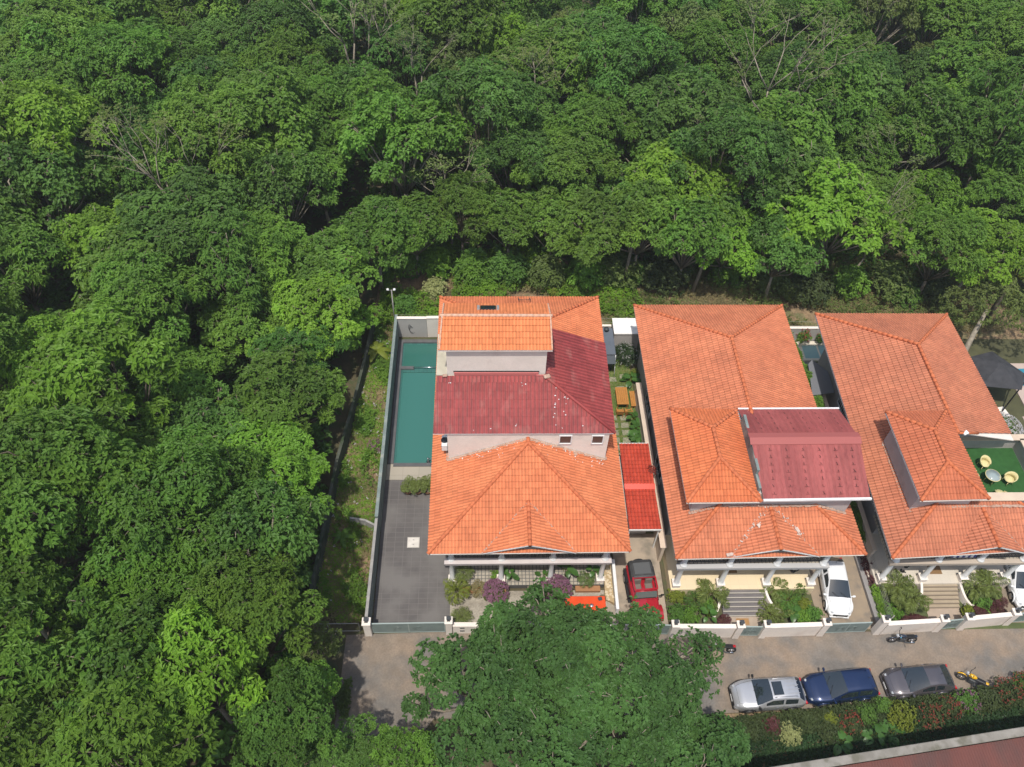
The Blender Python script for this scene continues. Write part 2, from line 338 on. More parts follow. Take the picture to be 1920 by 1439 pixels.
# ---------------------------------------------------------------- villas
def hiproof(par, FL, FR, RR, RL, zE, RF, RB, m, name='roof', period=.21, course=.36, prof=TILE_S, right=None, th=.12, capm=None, capr=.12, lift=.034, front=None, left=None, capl=None):
    """hip roof: eave corners (x,y), ridge ends RF (front) and RB (rear)"""
    c = [(*p, zE) for p in (FL, FR, RR, RL)]; RF = tuple(RF); RB = tuple(RB)
    sl = [[c[0], c[1], RF], [c[2], c[3], RB], [c[3], c[0], RF, RB], [c[1], c[2], RB, RF]]
    if right: sl[3] = right
    if front: sl[0] = front
    if left: sl[2] = left
    mb = MB()
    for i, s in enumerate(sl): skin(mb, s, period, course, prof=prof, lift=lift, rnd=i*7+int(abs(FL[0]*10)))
    o = mb.build(name, m, par)
    fb = MB()
    for s in sl: fb.slab([(x, y, z-.075) for x, y, z in s], th*.6)
    fb.build('fascia', CREAM, o)
    cb = MB()
    for i, (a, b) in enumerate(capl or ((c[0], RF), (c[1], RF), (c[2], RB), (c[3], RB), (RB, RF))):
        if (Vector(b)-Vector(a)).length < .3: continue
        caps(cb, a, b, capr, rnd=i)
    cb.build('ridge_tiles', capm or RIDGE, o)
    return o
def gablet(par, x0, x1, yf, zE, xr, zr, ytop, m, rnd=3, bm=None):
    """small front gable: eave feet x0,x1 at y=yf, ridge (xr,zr) running back to ytop"""
    mb = MB(); fb = MB()
    A, B, Cc, D = (x0, yf, zE), (x1, yf, zE), (xr, yf-.18, zr), (xr, ytop, zr)
    tri = [[A, Cc, D], [Cc, B, D]]
    for i, (p, q) in enumerate(((A, D), (B, D))):
        poly = [(p[0], p[1], p[2]+.03), (xr, yf-.18, zr+.03), (xr, ytop, zr+.03)]
        # courses climb towards the ridge: use the horizontal line through the foot as eave
        n = (Vector(poly[1])-Vector(poly[0])).cross(Vector(poly[2])-Vector(poly[0]))
        skinf(mb, poly, rnd+i)
        fb.slab([(a, b, c-.02) for a, b, c in poly], .10)
    o = mb.build('gablet_roof', m, par)
    fb.build('fascia', WHITE, o)
    cb = MB(); caps(cb, (xr, yf-.2, zr), (xr, ytop, zr), .12, rnd=4); cb.build('ridge_tiles', RIDGE, o)
    mo = MB(); rg = random.Random(rnd)
    for p in (A, B):
        v0, v1 = Vector(p), Vector(D)
        for k in range(34):
            q = v0.lerp(v1, (k+.3)/34); mo.obox((q.x+rg.uniform(-.04, .04), q.y, q.z+.05), (.09*rg.uniform(.4, 1.2), .10, .035), rg.random())
    mo.build('valley_mortar', MORT, o)
    t = MB(); t.add([(x0+.45, yf+.25, zE-.0), (x1-.45, yf+.25, zE-.0), (xr, yf+.25, zr-.17), (x0+.45, yf+.35, zE-.0), (x1-.45, yf+.35, zE-.0), (xr, yf+.35, zr-.17)], [(0, 1, 2), (5, 4, 3), (0, 3, 4, 1), (1, 4, 5, 2), (2, 5, 3, 0)])
    t.build('gable_panel', bm or TEALW, par)
def skinf(mb, poly, rnd):
    """skin a triangle foot-front ridge-rear ridge whose courses run parallel to the ridge (y axis)"""
    p0, p1, p2 = [Vector(p) for p in poly]
    # eave line: through the foot, parallel to the ridge
    d = (p2-p1).normalized(); a = p0; L = (p2-p1).length
    q = [p0-d*.001, p0+d*.001]
    u = d
    # build polygon starting with a tiny edge along the ridge direction at the foot
    skin(mb, [tuple(p0), tuple(p0+d*.002), tuple(p2), tuple(p1)], rnd=rnd)
def flashing(mb, pts, rnd=1, w=.2, h=.07, step=.17):
    rg = random.Random(rnd)
    for a, b in zip(pts[:-1], pts[1:]):
        a, b = Vector(a), Vector(b); n = max(1, int((b-a).length/step)); an = math.atan2(b.y-a.y, b.x-a.x)
        for k in range(n):
            q = a.lerp(b, (k+.5)/n); mb.obox((q.x, q.y-rg.uniform(0, w*.2), q.z+.02), (step*1.3, w*rg.uniform(.3, 1.1), h), an, bev=.02)
def column(par, x, y, z0, z1, zs):
    o = MB().lathe([(.215, 0), (.215, .04), (.185, .09), (.165, .16), (.155, 1.2), (.145, zs-z0-.80), (.19, zs-z0-.73), (.21, zs-z0-.65)], (x, y, z0+.4), 18).build('column', WHITE, par)
    MB().obox((x, y, z0+.2), (.5, .5, .4), bev=.03).obox((x, y, z0+.40), (.56, .56, .05), bev=.02).build('pedestal', CREAM, o)
    b = MB().lathe([(.24, 0), (.25, .06), (.2, .12), (.165, .2), (.15, z1-zs-.6), (.2, z1-zs-.5), (.22, z1-zs-.4)], (x, y, zs), 18)
    b.build('upper_shaft', WHITE, o)
    return o
def window(par, x0, x1, y, z0, z1, axis='y', side=-1, n=1, pane=None, grille=False):
    """a window on a wall plane y=const (axis y) or x=const (axis x, then x0,x1 are y values)"""
    f = MB(); p = MB(); t = .07
    def bx(mb, a, b, c, d, o0, o1):
        if axis == 'y': mb.box(a, b, min(y+o0*side, y+o1*side), max(y+o0*side, y+o1*side), c, d)
        else: mb.box(min(y+o0*side, y+o1*side), max(y+o0*side, y+o1*side), a, b, c, d)
    bx(f, x0-t, x1+t, z0-t, z0, 0, .09); bx(f, x0-t, x1+t, z1, z1+t, 0, .09); bx(f, x0-t, x0, z0, z1, 0, .09); bx(f, x1, x1+t, z0, z1, 0, .09)
    for k in range(1, n): bx(f, x0+(x1-x0)*k/n-.02, x0+(x1-x0)*k/n+.02, z0, z1, 0, .06)
    if grille:
        for k in range(1, 9): bx(f, x0+(x1-x0)*k/9-.008, x0+(x1-x0)*k/9+.008, z0, z1, .05, .07)
        for k in range(1, 4): bx(f, x0, x1, z0+(z1-z0)*k/4-.008, z0+(z1-z0)*k/4+.008, .07, .085)
    bx(p, x0, x1, z0, z1, 0, .03)
    o = f.build('window', WHITE, par); p.build('pane', pane or GLASSD, o); return o
def door(par, x0, x1, y, z0, z1):
    o = MB().box(x0, x1, y-.06, y-.003, z0, z1).build('door', mat('door_wood_%d' % int(x0*10), (.16, .07, .03), .5, c2=(.11, .05, .02), scale=4, stretch=(6, 1, 1)), par)
    MB().box(x0-.1, x0, y-.1, y-.003, z0, z1).box(x1, x1+.1, y-.1, y-.003, z0, z1).box(x0-.1, x1+.1, y-.1, y-.003, z1, z1+.1).build('door_frame', WHITE, o)
    MB().ell((x1-.1, y-.09, (z0+z1)/2-.1), (.03, .03, .05)).build('handle', CHROME, o)
def railing(par, x0, x1, y, z0, z1, skip=()):
    r = MB(); n = int((x1-x0)/.13)
    for k in range(n+1):
        x = x0+(x1-x0)*k/n
        if any(abs(x-s) < .22 for s in skip): continue
        r.tube([(x, y, z0), (x, y, z1)], .014, 5, smooth=False)
    r.box(x0, x1, y-.03, y+.03, z1, z1+.045).box(x0, x1, y-.02, y+.02, z0+.08, z0+.11)
    return r.build('railing', DARKG, par)

PATT = tilemat('patterned_floor_tile', (.40, .36, .29), (.34, .30, .24), (.10, .10, .10), .25, 1, .025, .55)
CREAMT = tilemat('cream_floor_tile', (.72, .60, .40), (.70, .575, .385), (.58, .48, .33), .6, 1, .006, .35)
IVORYT = tilemat('ivory_floor_tile', (.60, .545, .46), (.58, .525, .445), (.45, .41, .35), .6, 1, .006, .35)
TIDE = mat('tile_soffit_grey', (.30, .29, .28), .8)

# ---- villa one, beside the pool
v1 = thing('villa', 'orange-tiled villa with stair tower and maroon metal roof between the long pool and the garden', 'house', (2.9, 35, 0), 'tile-roofed villas in a row')
hiproof(v1, (-3.4, 23.88), (9.15, 23.95), (9.1, 46.25), (-3.4, 46.2), 6.2, (2.87, 30.15, 9.15), (2.87, 40.0, 9.15), ORA, course=.40)
gablet(v1, -.05, 5.78, 23.86, 6.2, 2.83, 7.56, 26.75, ORA, 3)
MB().box(-2.1, 7.95, 28.0, 45.2, 0, 6.25).build('wall', CREAM, v1)
uw = MB().add([(-2.28, 30.5, 6.2), (8.08, 30.5, 6.2), (8.08, 37.9, 6.2), (-2.28, 37.9, 6.2), (-2.28, 30.5, 9.66), (8.08, 30.5, 9.66), (8.08, 37.9, 9.7), (-2.28, 37.9, 9.7), (-2.28, 33.7, 11.35), (3.9, 33.7, 11.35), (3.9, 37.9, 11.35), (-2.28, 37.9, 11.35)],
    [(0, 1, 5, 4), (1, 2, 6, 5), (2, 3, 11, 10, 6), (3, 0, 4, 8, 11), (4, 5, 9, 8), (5, 6, 10, 9), (8, 9, 10, 11)]).build('upper_wall', CREAM, v1)
fl = MB(); flashing(fl, [(-2.35, 30.42, 6.78), (2.87, 30.42, 9.2), (8.1, 30.42, 6.75)], 5); flashing(fl, [(8.14, 30.5, 6.7), (8.14, 33, 6.7)], 6); flashing(fl, [(-2.36, 30.5, 6.7), (-2.36, 33.5, 6.7)], 6)
fl.build('wall_flashing', MORT, v1)
for a, b in ((4.93, 5.63), (7.02, 7.68)): window(v1, a, b, 30.5, 8.62, 9.42, pane=mat('brown_louvre_%d' % int(a), (.09, .055, .045), .4))
mr = MB()
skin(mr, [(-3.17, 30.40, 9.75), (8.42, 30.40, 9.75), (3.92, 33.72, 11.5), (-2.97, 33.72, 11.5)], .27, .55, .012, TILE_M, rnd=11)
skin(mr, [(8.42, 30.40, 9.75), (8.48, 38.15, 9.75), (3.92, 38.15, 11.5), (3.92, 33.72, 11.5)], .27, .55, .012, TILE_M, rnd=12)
mo = mr.build('metal_roof', REDM, v1)
MB().slab([(-3.17, 30.40, 9.735), (8.42, 30.40, 9.735), (3.92, 33.72, 11.485), (-2.97, 33.72, 11.485)], .05).slab([(8.42, 30.40, 9.735), (8.48, 38.15, 9.735), (3.92, 38.15, 11.485), (3.92, 33.72, 11.485)], .05).build('roof_frame', WHITE, mo)
cb = MB(); cb.tube([(3.92, 33.72, 11.55), (8.42, 30.40, 9.80)], .11, 8); cb.build('ridge_cap', REDM, mo)
rg = random.Random(4); dr = MB()
for k in range(38):
    x = rg.uniform(-2.9, 7.6); t = rg.uniform(.05, .95); 
    if rg.random() < .55: x = rg.choice([2.6, 4.6, 5.2, 7.3])+rg.gauss(0, .12)
    if x > 3.9+4.4*(1-t)-.1: continue
    y = 30.4+3.3*t; dr.obox((x, y, 9.79+1.75*t), (rg.uniform(.03, .09), rg.uniform(.03, .1), .02), rg.random()*3, bev=.01)
tag(dr.build('droppings', WHITE, mo), kind='stuff')
# stair tower
MB().box(-2.3, 4.0, 33.85, 37.35, 10.6, 14.2).build('tower_wall', CREAM, v1)
MB().box(-1.85, 3.55, 33.72, 33.845, 11.52, 11.78).box(3.42, 3.9, 33.66, 33.72, 11.5, 11.62).build('pink_flashing', mat('pink_sheet', (.52, .16, .15), .45), v1)
MB().box(-1.9, 3.6, 33.79, 33.849, 11.78, 11.84).build('vent_slot', BLACK, v1)
MB().box(-3.0, -2.31, 33.75, 37.3, 10.9, 11.55).build('side_slab', mat('stained_plaster', (.50, .46, .36), .9, c2=(.40, .36, .28), scale=1.2), v1)
MB().obox((4.1, 33.6, 11.6), (.42, .3, .12), .3, bev=.04).build('mortar_patch', MORT, v1); MB().obox((-2.45, 33.66, 11.6), (.3, .22, .1), .1, bev=.04).build('mortar_patch', MORT, v1)
tr = MB()
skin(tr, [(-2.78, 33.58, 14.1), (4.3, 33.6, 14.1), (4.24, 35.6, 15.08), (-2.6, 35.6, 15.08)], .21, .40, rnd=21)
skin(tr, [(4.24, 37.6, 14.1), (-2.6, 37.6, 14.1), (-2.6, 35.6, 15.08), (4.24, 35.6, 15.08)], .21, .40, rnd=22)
to = tr.build('tower_roof', mat('terracotta_bright', (.66, .225, .09), .8, c2=(.61, .20, .08), scale=.8, tint=.10, spec=.18, bump=.15, bscale=25), v1)
MB().slab([(-2.78, 33.58, 14.085), (4.3, 33.6, 14.085), (4.24, 35.6, 15.06), (-2.6, 35.6, 15.06)], .1).slab([(4.24, 37.6, 14.085), (-2.6, 37.6, 14.085), (-2.6, 35.6, 15.06), (4.24, 35.6, 15.06)], .1).build('fascia', CREAM, to)
cb = MB(); caps(cb, (-2.7, 35.6, 15.08), (4.3, 35.6, 15.08), .1, rnd=3)
for x0, x1 in ((-2.70, -2.54), (4.27, 4.2)): caps(cb, (x0, 33.6, 14.12), (x1, 35.6, 15.1), .055, .3, rnd=5); caps(cb, (x1, 37.6, 14.12), (x1, 35.6, 15.1), .05, .3, rnd=5)
cb.build('ridge_tiles', mat('mortared_ridge', (.60, .34, .22), .85, c2=(.55, .38, .29), scale=4), to)
sk = MB().obox((.32, 36.82, 14.56), (1.0, .72, .07), 0, rx=-math.atan(.49), bev=.02).build('skylight', GLASSD, to)
MB().obox((-.30, 36.82, 14.54), (.16, .8, .09), 0, rx=-math.atan(.49)).obox((.94, 36.82, 14.54), (.16, .8, .09), 0, rx=-math.atan(.49)).build('skylight_frame', PLAIN, sk)
fk = MB(); rg = random.Random(31)
for k in range(60):
    x = rg.choice([rg.uniform(-1.9, 2.2), rg.uniform(3.6, 8.0)]); d = abs(x-2.87); yw_ = 30.38-abs(rg.gauss(0, .35)); sl = min(9.15-.472*d, 6.2+(yw_-23.9)*.472)
    fk.obox((x, yw_, sl+.06), (rg.uniform(.02, .07), rg.uniform(.02, .06), .02), rg.random()*3)
tag(fk.build('mortar_flecks', WHITE, v1), kind='stuff')
MB().obox((6.0, 30.2, 7.72), (.3, .22, .06), .2).build('loose_slab', MORT, v1)
# porch and balcony
MB().box(-2.3, 8.2, 24.5, 28.0, 0, .45).build('porch_floor', PATT, v1)
MB().box(-2.35, 8.2, 24.85, 28.0, 3.12, 3.47).build('balcony_floor', PATT, v1)
MB().box(-2.45, 8.3, 24.58, 24.846, 3.25, 3.55).box(-2.5, 8.35, 24.5, 24.90, 3.55, 3.62).box(8.18, 8.3, 24.846, 28, 3.25, 3.55).build('balcony_beam', mat('off_white_beam', (.60, .54, .52), .7, c2=(.55, .49, .47), scale=2), v1)
cx = (-2.06, 1.2, 4.53, 7.93)
for x in cx: column(v1, x, 24.85, .45, 6.75, 3.62)
railing(v1, -2.3, 8.15, 24.98, 3.6, 4.35, cx)
for a, b in ((-1.4, .2), (5.4, 7.2)): window(v1, a, b, 28, 1.2, 2.6, n=3); window(v1, a, b, 28, 4.3, 5.6, n=3)
door(v1, 2.3, 3.4, 28, .45, 2.65); door(v1, 2.2, 3.5, 28, 3.48, 5.6)
MB().box(3.0, 4.7, 24.0, 24.5, 0, .30).box(3.0, 4.7, 23.5, 24.0, 0, .15).build('entrance_steps', mat('brown_step', (.16, .125, .09), .7, c2=(.20, .16, .12), scale=3), v1)
for a, b in ((33, 35), (40, 42)): window(v1, a, b, -2.1, 1.0, 2.4, 'x', -1, 3); window(v1, a, b, 7.95, 1.0, 2.4, 'x', 1, 3)

def villa_front(v, x0, x1, cols, yc, zf, zb, floorm, beamm, yw, ztop):
    MB().box(x0, x1, yc-.35, yw, 0, zf).build('porch_floor', floorm, v)
    MB().box(x0, x1, yc+.0, yw, zb-.2, zb-.02).build('balcony_floor', PATT, v)
    MB().box(x0-.08, x1+.08, yc-.25, yc-.004, zb-.22, zb+.03).box(x0-.12, x1+.12, yc-.28, yc+.06, zb+.03, zb+.08).build('balcony_beam', beamm, v)
    for x in cols: column(v, x, yc, zf, ztop, zb+.11)
    railing(v, x0, x1, yc+.16, zb+.1, zb+.85, cols)
def steps(v, xa, xb, y0, y1, z0, n, m, m2):
    s = MB(); e = MB()
    for k in range(n):
        ya = y0-(y0-y1)*k/n; yb = y0-(y0-y1)*(k+1)/n; z = z0*(1-(k+1)/(n+1))
        s.box(xa, xb, yb, ya, 0, z); e.box(xa-.002, xb+.002, yb-.012, yb+.055, z-.12*0-.03, z+.006)
    o = s.build('entrance_steps', m, v); e.build('step_nosing', m2, o)
def curved_wall(v, pts, z0, z1, wd=.16):
    mb = MB(); n = len(pts)
    P = [Vector(p).to_3d() for p in pts]; vs = []; fs = []
    for i, p in enumerate(P):
        d = (P[min(i+1, n-1)]-P[max(i-1, 0)]).normalized(); s = Vector((-d.y, d.x, 0))*wd/2; z = z0+(z1-z0)*i/(n-1)
        vs += [p+s, p-s, p-s+Vector((0, 0, z)), p+s+Vector((0, 0, z))]
    for i in range(n-1):
        a = i*4; fs += [(a+j, a+(j+1) % 4, a+4+(j+1) % 4, a+4+j) for j in range(4)]
    fs += [(3, 2, 1, 0), (n*4-4, n*4-3, n*4-2, n*4-1)]
    mb.add(vs, fs); mb.ell((*pts[-1], z1), (.13, .13, .1)); mb.build('stair_parapet', CREAM, v)
def qcurve(a, b, c, n=9):
    a, b, c = Vector(a), Vector(b), Vector(c); return [tuple((a*(1-t)**2+b*2*t*(1-t)+c*t*t)) for t in [i/(n-1) for i in range(n)]]

# ---- villa two, in the middle
v2 = thing('villa', 'orange-tiled villa with rose metal sheet roof, middle one with the white car in its bay', 'house', (17.9, 35, 0), 'tile-roofed villas in a row')
hiproof(v2, (11.9, 23.42), (23.9, 23.62), (23.65, 45.4), (11.83, 45.35), 6.2, (17.84, 29.45, 9.0), (17.78, 39.4, 9.0), ORB, course=.40)
gablet(v2, 15.35, 20.95, 23.5, 6.2, 18.08, 7.52, 26.4, ORB, 7)
MB().box(12.9, 23.2, 28.0, 44.5, 0, 6.25).build('wall', GREYW, v2)
MB().box(13.12, 23.15, 26.42, 32.9, 6.2, 8.85).build('upper_wall', GREYW, v2)
fl = MB(); flashing(fl, [(13.05, 26.34, 6.76), (14.9, 26.34, 7.62), (21.1, 26.34, 7.62), (23.2, 26.34, 6.6)], 5); fl.build('wall_flashing', MORT, v2)
MB().box(14.2, 16.0, 26.36, 26.418, 8.2, 8.7).build('ventilator', TEALW, v2)
hiproof(v2, (12.47, 25.87), (17.1, 25.90), (16.98, 33.0), (12.47, 33.15), 8.8, (14.74, 28.45, 9.9), (14.70, 30.75, 9.9), mat('terracotta_small_roof', (.58, .172, .07), .8, c2=(.53, .145, .06), scale=.7, tint=.10, spec=.18, bump=.15, bscale=25), 'upper_roof', course=.40)
TRAP = [(0, 0), (.42, 0), (.46, .014), (.54, .014), (.58, 0)]
mr = MB()
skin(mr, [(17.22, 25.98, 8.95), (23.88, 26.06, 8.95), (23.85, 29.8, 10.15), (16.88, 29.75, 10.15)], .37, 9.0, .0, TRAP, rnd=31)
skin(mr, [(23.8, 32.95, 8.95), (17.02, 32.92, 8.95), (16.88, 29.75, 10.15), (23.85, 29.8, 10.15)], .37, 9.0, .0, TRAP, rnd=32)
mo = mr.build('metal_roof', REDS, v2)
MB().slab([(17.22, 25.98, 8.93), (23.88, 26.06, 8.93), (23.85, 29.8, 10.13), (16.88, 29.75, 10.13)], .04).slab([(23.8, 32.95, 8.93), (17.02, 32.92, 8.93), (16.88, 29.75, 10.13), (23.85, 29.8, 10.13)], .04).build('roof_frame', PLAIN, mo)
MB().slab([(16.8, 29.3, 10.06), (23.93, 29.35, 10.06), (23.93, 29.8, 10.20), (16.8, 29.75, 10.20)], .03).slab([(16.8, 30.2, 10.06), (23.93, 30.25, 10.06), (23.93, 29.8, 10.20), (16.8, 29.75, 10.20)], .03).build('ridge_cap', mat('rose_cap', (.33, .09, .08), .5), mo)
MB().obox((20.55, 25.96, 8.93), (6.75, .14, .14), .012).build('gutter', WHITE, mo)
MB().obox((20.42, 33.0, 8.96), (6.85, .1, .08), .004).build('rear_edge', WHITE, mo)
sc_ = MB(); rg = random.Random(9)
for i, x in enumerate(np.linspace(17.9, 23.1, 6)):
    for k in range(7):
        t = (k+.6)/7.2; sc_.obox((x+.12*t+rg.uniform(-.03, .03), 26.1+3.2*t, 8.99+1.03*t+.02), (.03, rg.uniform(.1, .24), .02), rg.uniform(-.1, .35)); sc_.obox((x+.12*t, 26.0+3.2*t, 8.99+1.0*t+.005), (rg.uniform(.08, .3), .010, .02), 0)
    for k in range(4):
        t = (k+.6)/4.4; sc_.obox((x+rg.uniform(-.03, .03), 32.8-2.5*t, 8.99+.95*t+.03), (.03, rg.uniform(.1, .2), .02), rg.uniform(.2, .5))
sc_.build('sheet_fixings', mat('sheet_scratch', (.09, .03, .03), .8), mo)
MB().box(16.95, 17.12, 27.6, 31.9, 8.8, 9.75).box(16.95, 17.12, 26.6, 27.6, 8.8, 9.3).build('gable_infill', TEALW, v2)
villa_front(v2, 12.6, 22.35, (12.95, 15.95, 19.05, 22.1), 24.22, .9, 3.75, CREAMT, mat('grey_beam', (.42, .41, .40), .7), 28.0, 6.45)
steps(v2, 16.05, 18.9, 23.9, 22.3, .9, 6, mat('dark_step_tile', (.15, .135, .135), .6, c2=(.13, .12, .12), scale=2), mat('step_edge', (.40, .37, .32), .6))
curved_wall(v2, qcurve((15.95, 24.0), (15.95, 22.9), (15.35, 22.25)), 1.0, .35); curved_wall(v2, qcurve((19.02, 24.0), (19.0, 22.9), (19.95, 22.5)), 1.0, .35)
for a, b in ((13.6, 15.2), (19.8, 21.4)): window(v2, a, b, 28, 1.6, 2.9, n=3); window(v2, a, b, 28, 4.6, 5.7, n=3)
door(v2, 17.0, 18.1, 28, .9, 3.0); door(v2, 16.9, 18.2, 28, 3.74, 5.8)
for a, b in ((32, 34), (38, 40)): window(v2, a, b, 12.9, 1.2, 2.6, 'x', -1, 3); window(v2, a, b, 23.2, 1.2, 2.6, 'x', 1, 3)
rb = MB(); rg = random.Random(12); MORTW = mat('pale_mortar', (.58, .50, .44), .9, c2=(.45, .33, .27), scale=6)      # loose mortar and tile scraps along the valleys
for k in range(60):
    t = rg.random(); q = Vector((15.35, 23.5, 6.28)).lerp(Vector((18.0, 26.4, 7.62)), t) if rg.random() < .6 else Vector((20.9, 23.5, 6.28)).lerp(Vector((18.2, 26.4, 7.62)), t*.7+.3)
    rb.obox((q.x+rg.gauss(0, .12), q.y+rg.gauss(0, .1), q.z+.06), (rg.uniform(.03, .12), rg.uniform(.03, .1), .03), rg.random()*3)
rb.obox((17.25, 25.2, 7.2), (.35, .25, .05), .6, rx=.3).obox((19.65, 24.95, 6.98), (.2, .35, .06), .5, rx=.3).obox((15.25, 23.6, 6.36), (.4, .2, .1), .2)
rb.build('loose_mortar', MORTW, v2)

# ---- villa three, at the right edge, with the turfed terrace
v3 = thing('villa', 'orange-tiled villa with a green turf terrace at the right edge of the row', 'house', (31.3, 35, 0), 'tile-roofed villas in a row')
RF3, RB3 = (31.35, 28.9, 8.78), (31.35, 38.95, 8.78)
hiproof(v3, (25.45, 23.35), (37.3, 23.95), (36.62, 44.5), (26.07, 44.5), 6.2, RF3, RB3, ORC, course=.40,
        front=[(25.45, 23.35, 6.2), (37.3, 23.95, 6.2), (34.1, 26.6, 7.58), (28.9, 26.6, 7.71)], left=[(26.07, 44.5, 6.2), (25.45, 23.35, 6.2), (30.76, 28.35, 8.52), (31.35, 31.1, 8.78), RB3],
        capl=[((25.45, 23.35, 6.2), (30.76, 28.35, 8.52)), ((36.62, 44.5, 6.2), RB3), ((26.07, 44.5, 6.2), RB3), (RB3, (31.35, 31.1, 8.78)), ((37.3, 23.95, 6.2), (34.1, 26.6, 7.58))],
        right=[(37.0, 32.35, 6.2), (36.62, 44.5, 6.2), RB3, (31.35, 31.1, 8.78), (32.3, 31.4, 8.33)])
gablet(v3, 29.55, 34.1, 23.62, 6.2, 31.75, 7.4, 26.3, ORC, 9)
q = MB(); skin(q, [(37.3, 23.95, 6.2), (37.2, 26.6, 6.2), (34.1, 26.6, 7.58)], .21, .4, rnd=91); qo = q.build('roof_strip', ORC, v3)
cb = MB(); cb.tube([(31.4, 31.2, 8.65), (33.4, 31.75, 7.85)], .1, 8); cb.build('ridge_tiles', RIDGE, qo)
MB().box(27.6, 36.0, 33.0, 43.6, 0, 6.25).box(27.6, 30.7, 28.0, 33.0, 0, 6.25).box(30.7, 38.2, 28.0, 33.0, 0, 4.15).build('wall', GREYW, v3)
MB().box(27.25, 30.8, 26.4, 31.75, 4.3, 9.05).build('upper_wall', GREYW, v3)
fl = MB(); flashing(fl, [(27.2, 26.3, 6.95), (29, 26.3, 7.5), (34.6, 26.3, 7.5)], 5); flashing(fl, [(27.18, 26.4, 6.9), (27.18, 31.7, 6.9)], 6); fl.build('wall_flashing', MORT, v3)
window(v3, 28.7, 30.6, 26.4, 8.15, 8.75, n=4, pane=mat('grey_shutter', (.15, .15, .18), .5))
hiproof(v3, (26.95, 25.8), (31.3, 25.9), (31.05, 32.75), (26.9, 32.7), 9.0, (29.0, 28.0, 10.0), (29.0, 30.45, 10.0), mat('terracotta_upper_faded', (.48, .15, .075), .8, c2=(.43, .128, .065), scale=.6, tint=.10, spec=.18, bump=.2, bscale=25), 'upper_roof', course=.40)
MB().obox((32.1, 31.35, 8.45), (.4, .3, .12), .4, bev=.03).build('mortar_patch', WHITE, v3)
# terrace
PAR = mat('terrace_coping', (.60, .48, .36), .8, c2=(.54, .43, .33), scale=1.5)
MB().box(30.82, 38.0, 26.87, 32.9, 4.2, 4.4).build('terrace_turf', TURF, v3)
tp = MB().box(31.8, 38.2, 32.9, 33.1, 4.2, 5.6).box(38.0, 38.2, 26.87, 32.9, 4.2, 5.6).box(30.82, 38.2, 26.62, 26.86, 4.2, 7.75).build('parapet', GREYW, v3)
MB().box(32.2, 38.4, 32.7, 33.2, 5.6, 5.68).box(37.85, 38.4, 27.0, 32.82, 5.6, 5.68).box(31.0, 38.4, 26.5, 27.1, 7.75, 7.82).build('coping', PAR, tp)
villa_front(v3, 26.7, 36.0, (27.05, 29.9, 32.7, 35.6), 24.5, .9, 3.6, IVORYT, mat('beige_beam', (.44, .37, .30), .75), 28.0, 6.55)
steps(v3, 29.9, 32.35, 24.2, 22.75, .9, 6, mat('beige_step_tile', (.36, .295, .21), .65, c2=(.32, .26, .185), scale=2), mat('step_edge_dark', (.20, .16, .12), .6))
curved_wall(v3, qcurve((29.8, 24.2), (29.75, 23.2), (29.2, 22.7)), 1.0, .35); curved_wall(v3, qcurve((32.5, 24.2), (32.5, 23.1), (33.1, 22.8)), 1.0, .35)
for a, b in ((29.0, 31.4), (36.6, 38.7)): window(v3, a, b, 27.6, 2.4, 4.1, 'x', -1, 3, grille=True)
door(v3, 30.8, 31.9, 28, .9, 3.0)
for a, b in ((28.2, 29.8), (33.2, 35)): window(v3, a, b, 28, 1.6, 2.9, n=3)
# ---------------------------------------------------------------- things fixed to the villas
o = thing('air_conditioner', 'white outdoor air conditioner on the left wall of the villa by the pool', 'air conditioner', (-2.5, 31.2, 7.3))
MB().obox((-2.52, 31.2, 7.62), (.38, .85, .62), bev=.03).build('casing', WHITE, o)
MB().lathe([(.24, 0), (.24, .02), (.05, .03)], (-2.52, 31.2, 7.93)).build('fan_grille', DARKG, o)
MB().obox((-2.52, 31.2, 7.25), (.5, .08, .06)).obox((-2.44, 31.2, 7.0), (.06, .08, .5)).build('bracket', DARKG, o)
MB().tube([(-2.45, 31.7, 7.7), (-2.45, 32.4, 7.9), (-2.35, 32.6, 8.8)], .09, 8).build('white_duct', WHITE, o)
o = thing('roof_bracket', 'thin U-shaped metal bracket at the rear eave of the pool villa roof', 'bracket', (3.2, 45.8, 6.3))
MB().tube([(2.75, 46.0, 6.3), (2.75, 45.0, 7.1), (3.65, 45.0, 7.1), (3.65, 46.0, 6.3)], .04, 6).build('bar', DARKG, o)
o = thing('floodlight_pole', 'thin pole with two white floodlights behind the pool wall', 'floodlight', (-7.55, 48.6, 0))
MB().tube([(-7.55, 48.6, -.02), (-7.5, 48.6, 4.6)], .05, 8).build('pole', PLAIN, o)
for dx in (-.28, .25):
    h = MB().obox((-7.5+dx, 48.5, 4.75), (.2, .12, .18), rz=dx, rx=-.6, bev=.03).build('lamp_head', WHITE, o)
    MB().tube([(-7.5, 48.6, 4.55), (-7.5+dx, 48.5, 4.7)], .02, 5).build('arm', PLAIN, h)
o = thing('awning', 'smooth dark grey awning panel over the lane left of the right-hand villa', 'awning', (26.3, 40.6, 0))
MB().add([(25.65, 39.2, 2.55), (27.35, 39.3, 2.8), (27.3, 41.2, 3.0), (26.4, 42.6, 2.9), (26.0, 42.2, 2.8), (25.65, 39.2, 2.5), (27.35, 39.3, 2.75), (27.3, 41.2, 2.95), (26.4, 42.6, 2.85), (26.0, 42.2, 2.75)],
    [(0, 1, 2, 3, 4), (9, 8, 7, 6, 5)]+[(i, 5+i, 5+(i+1) % 5, (i+1) % 5) for i in range(5)]).build('sheet', mat('awning_grey', (.15, .155, .17), .7), o)
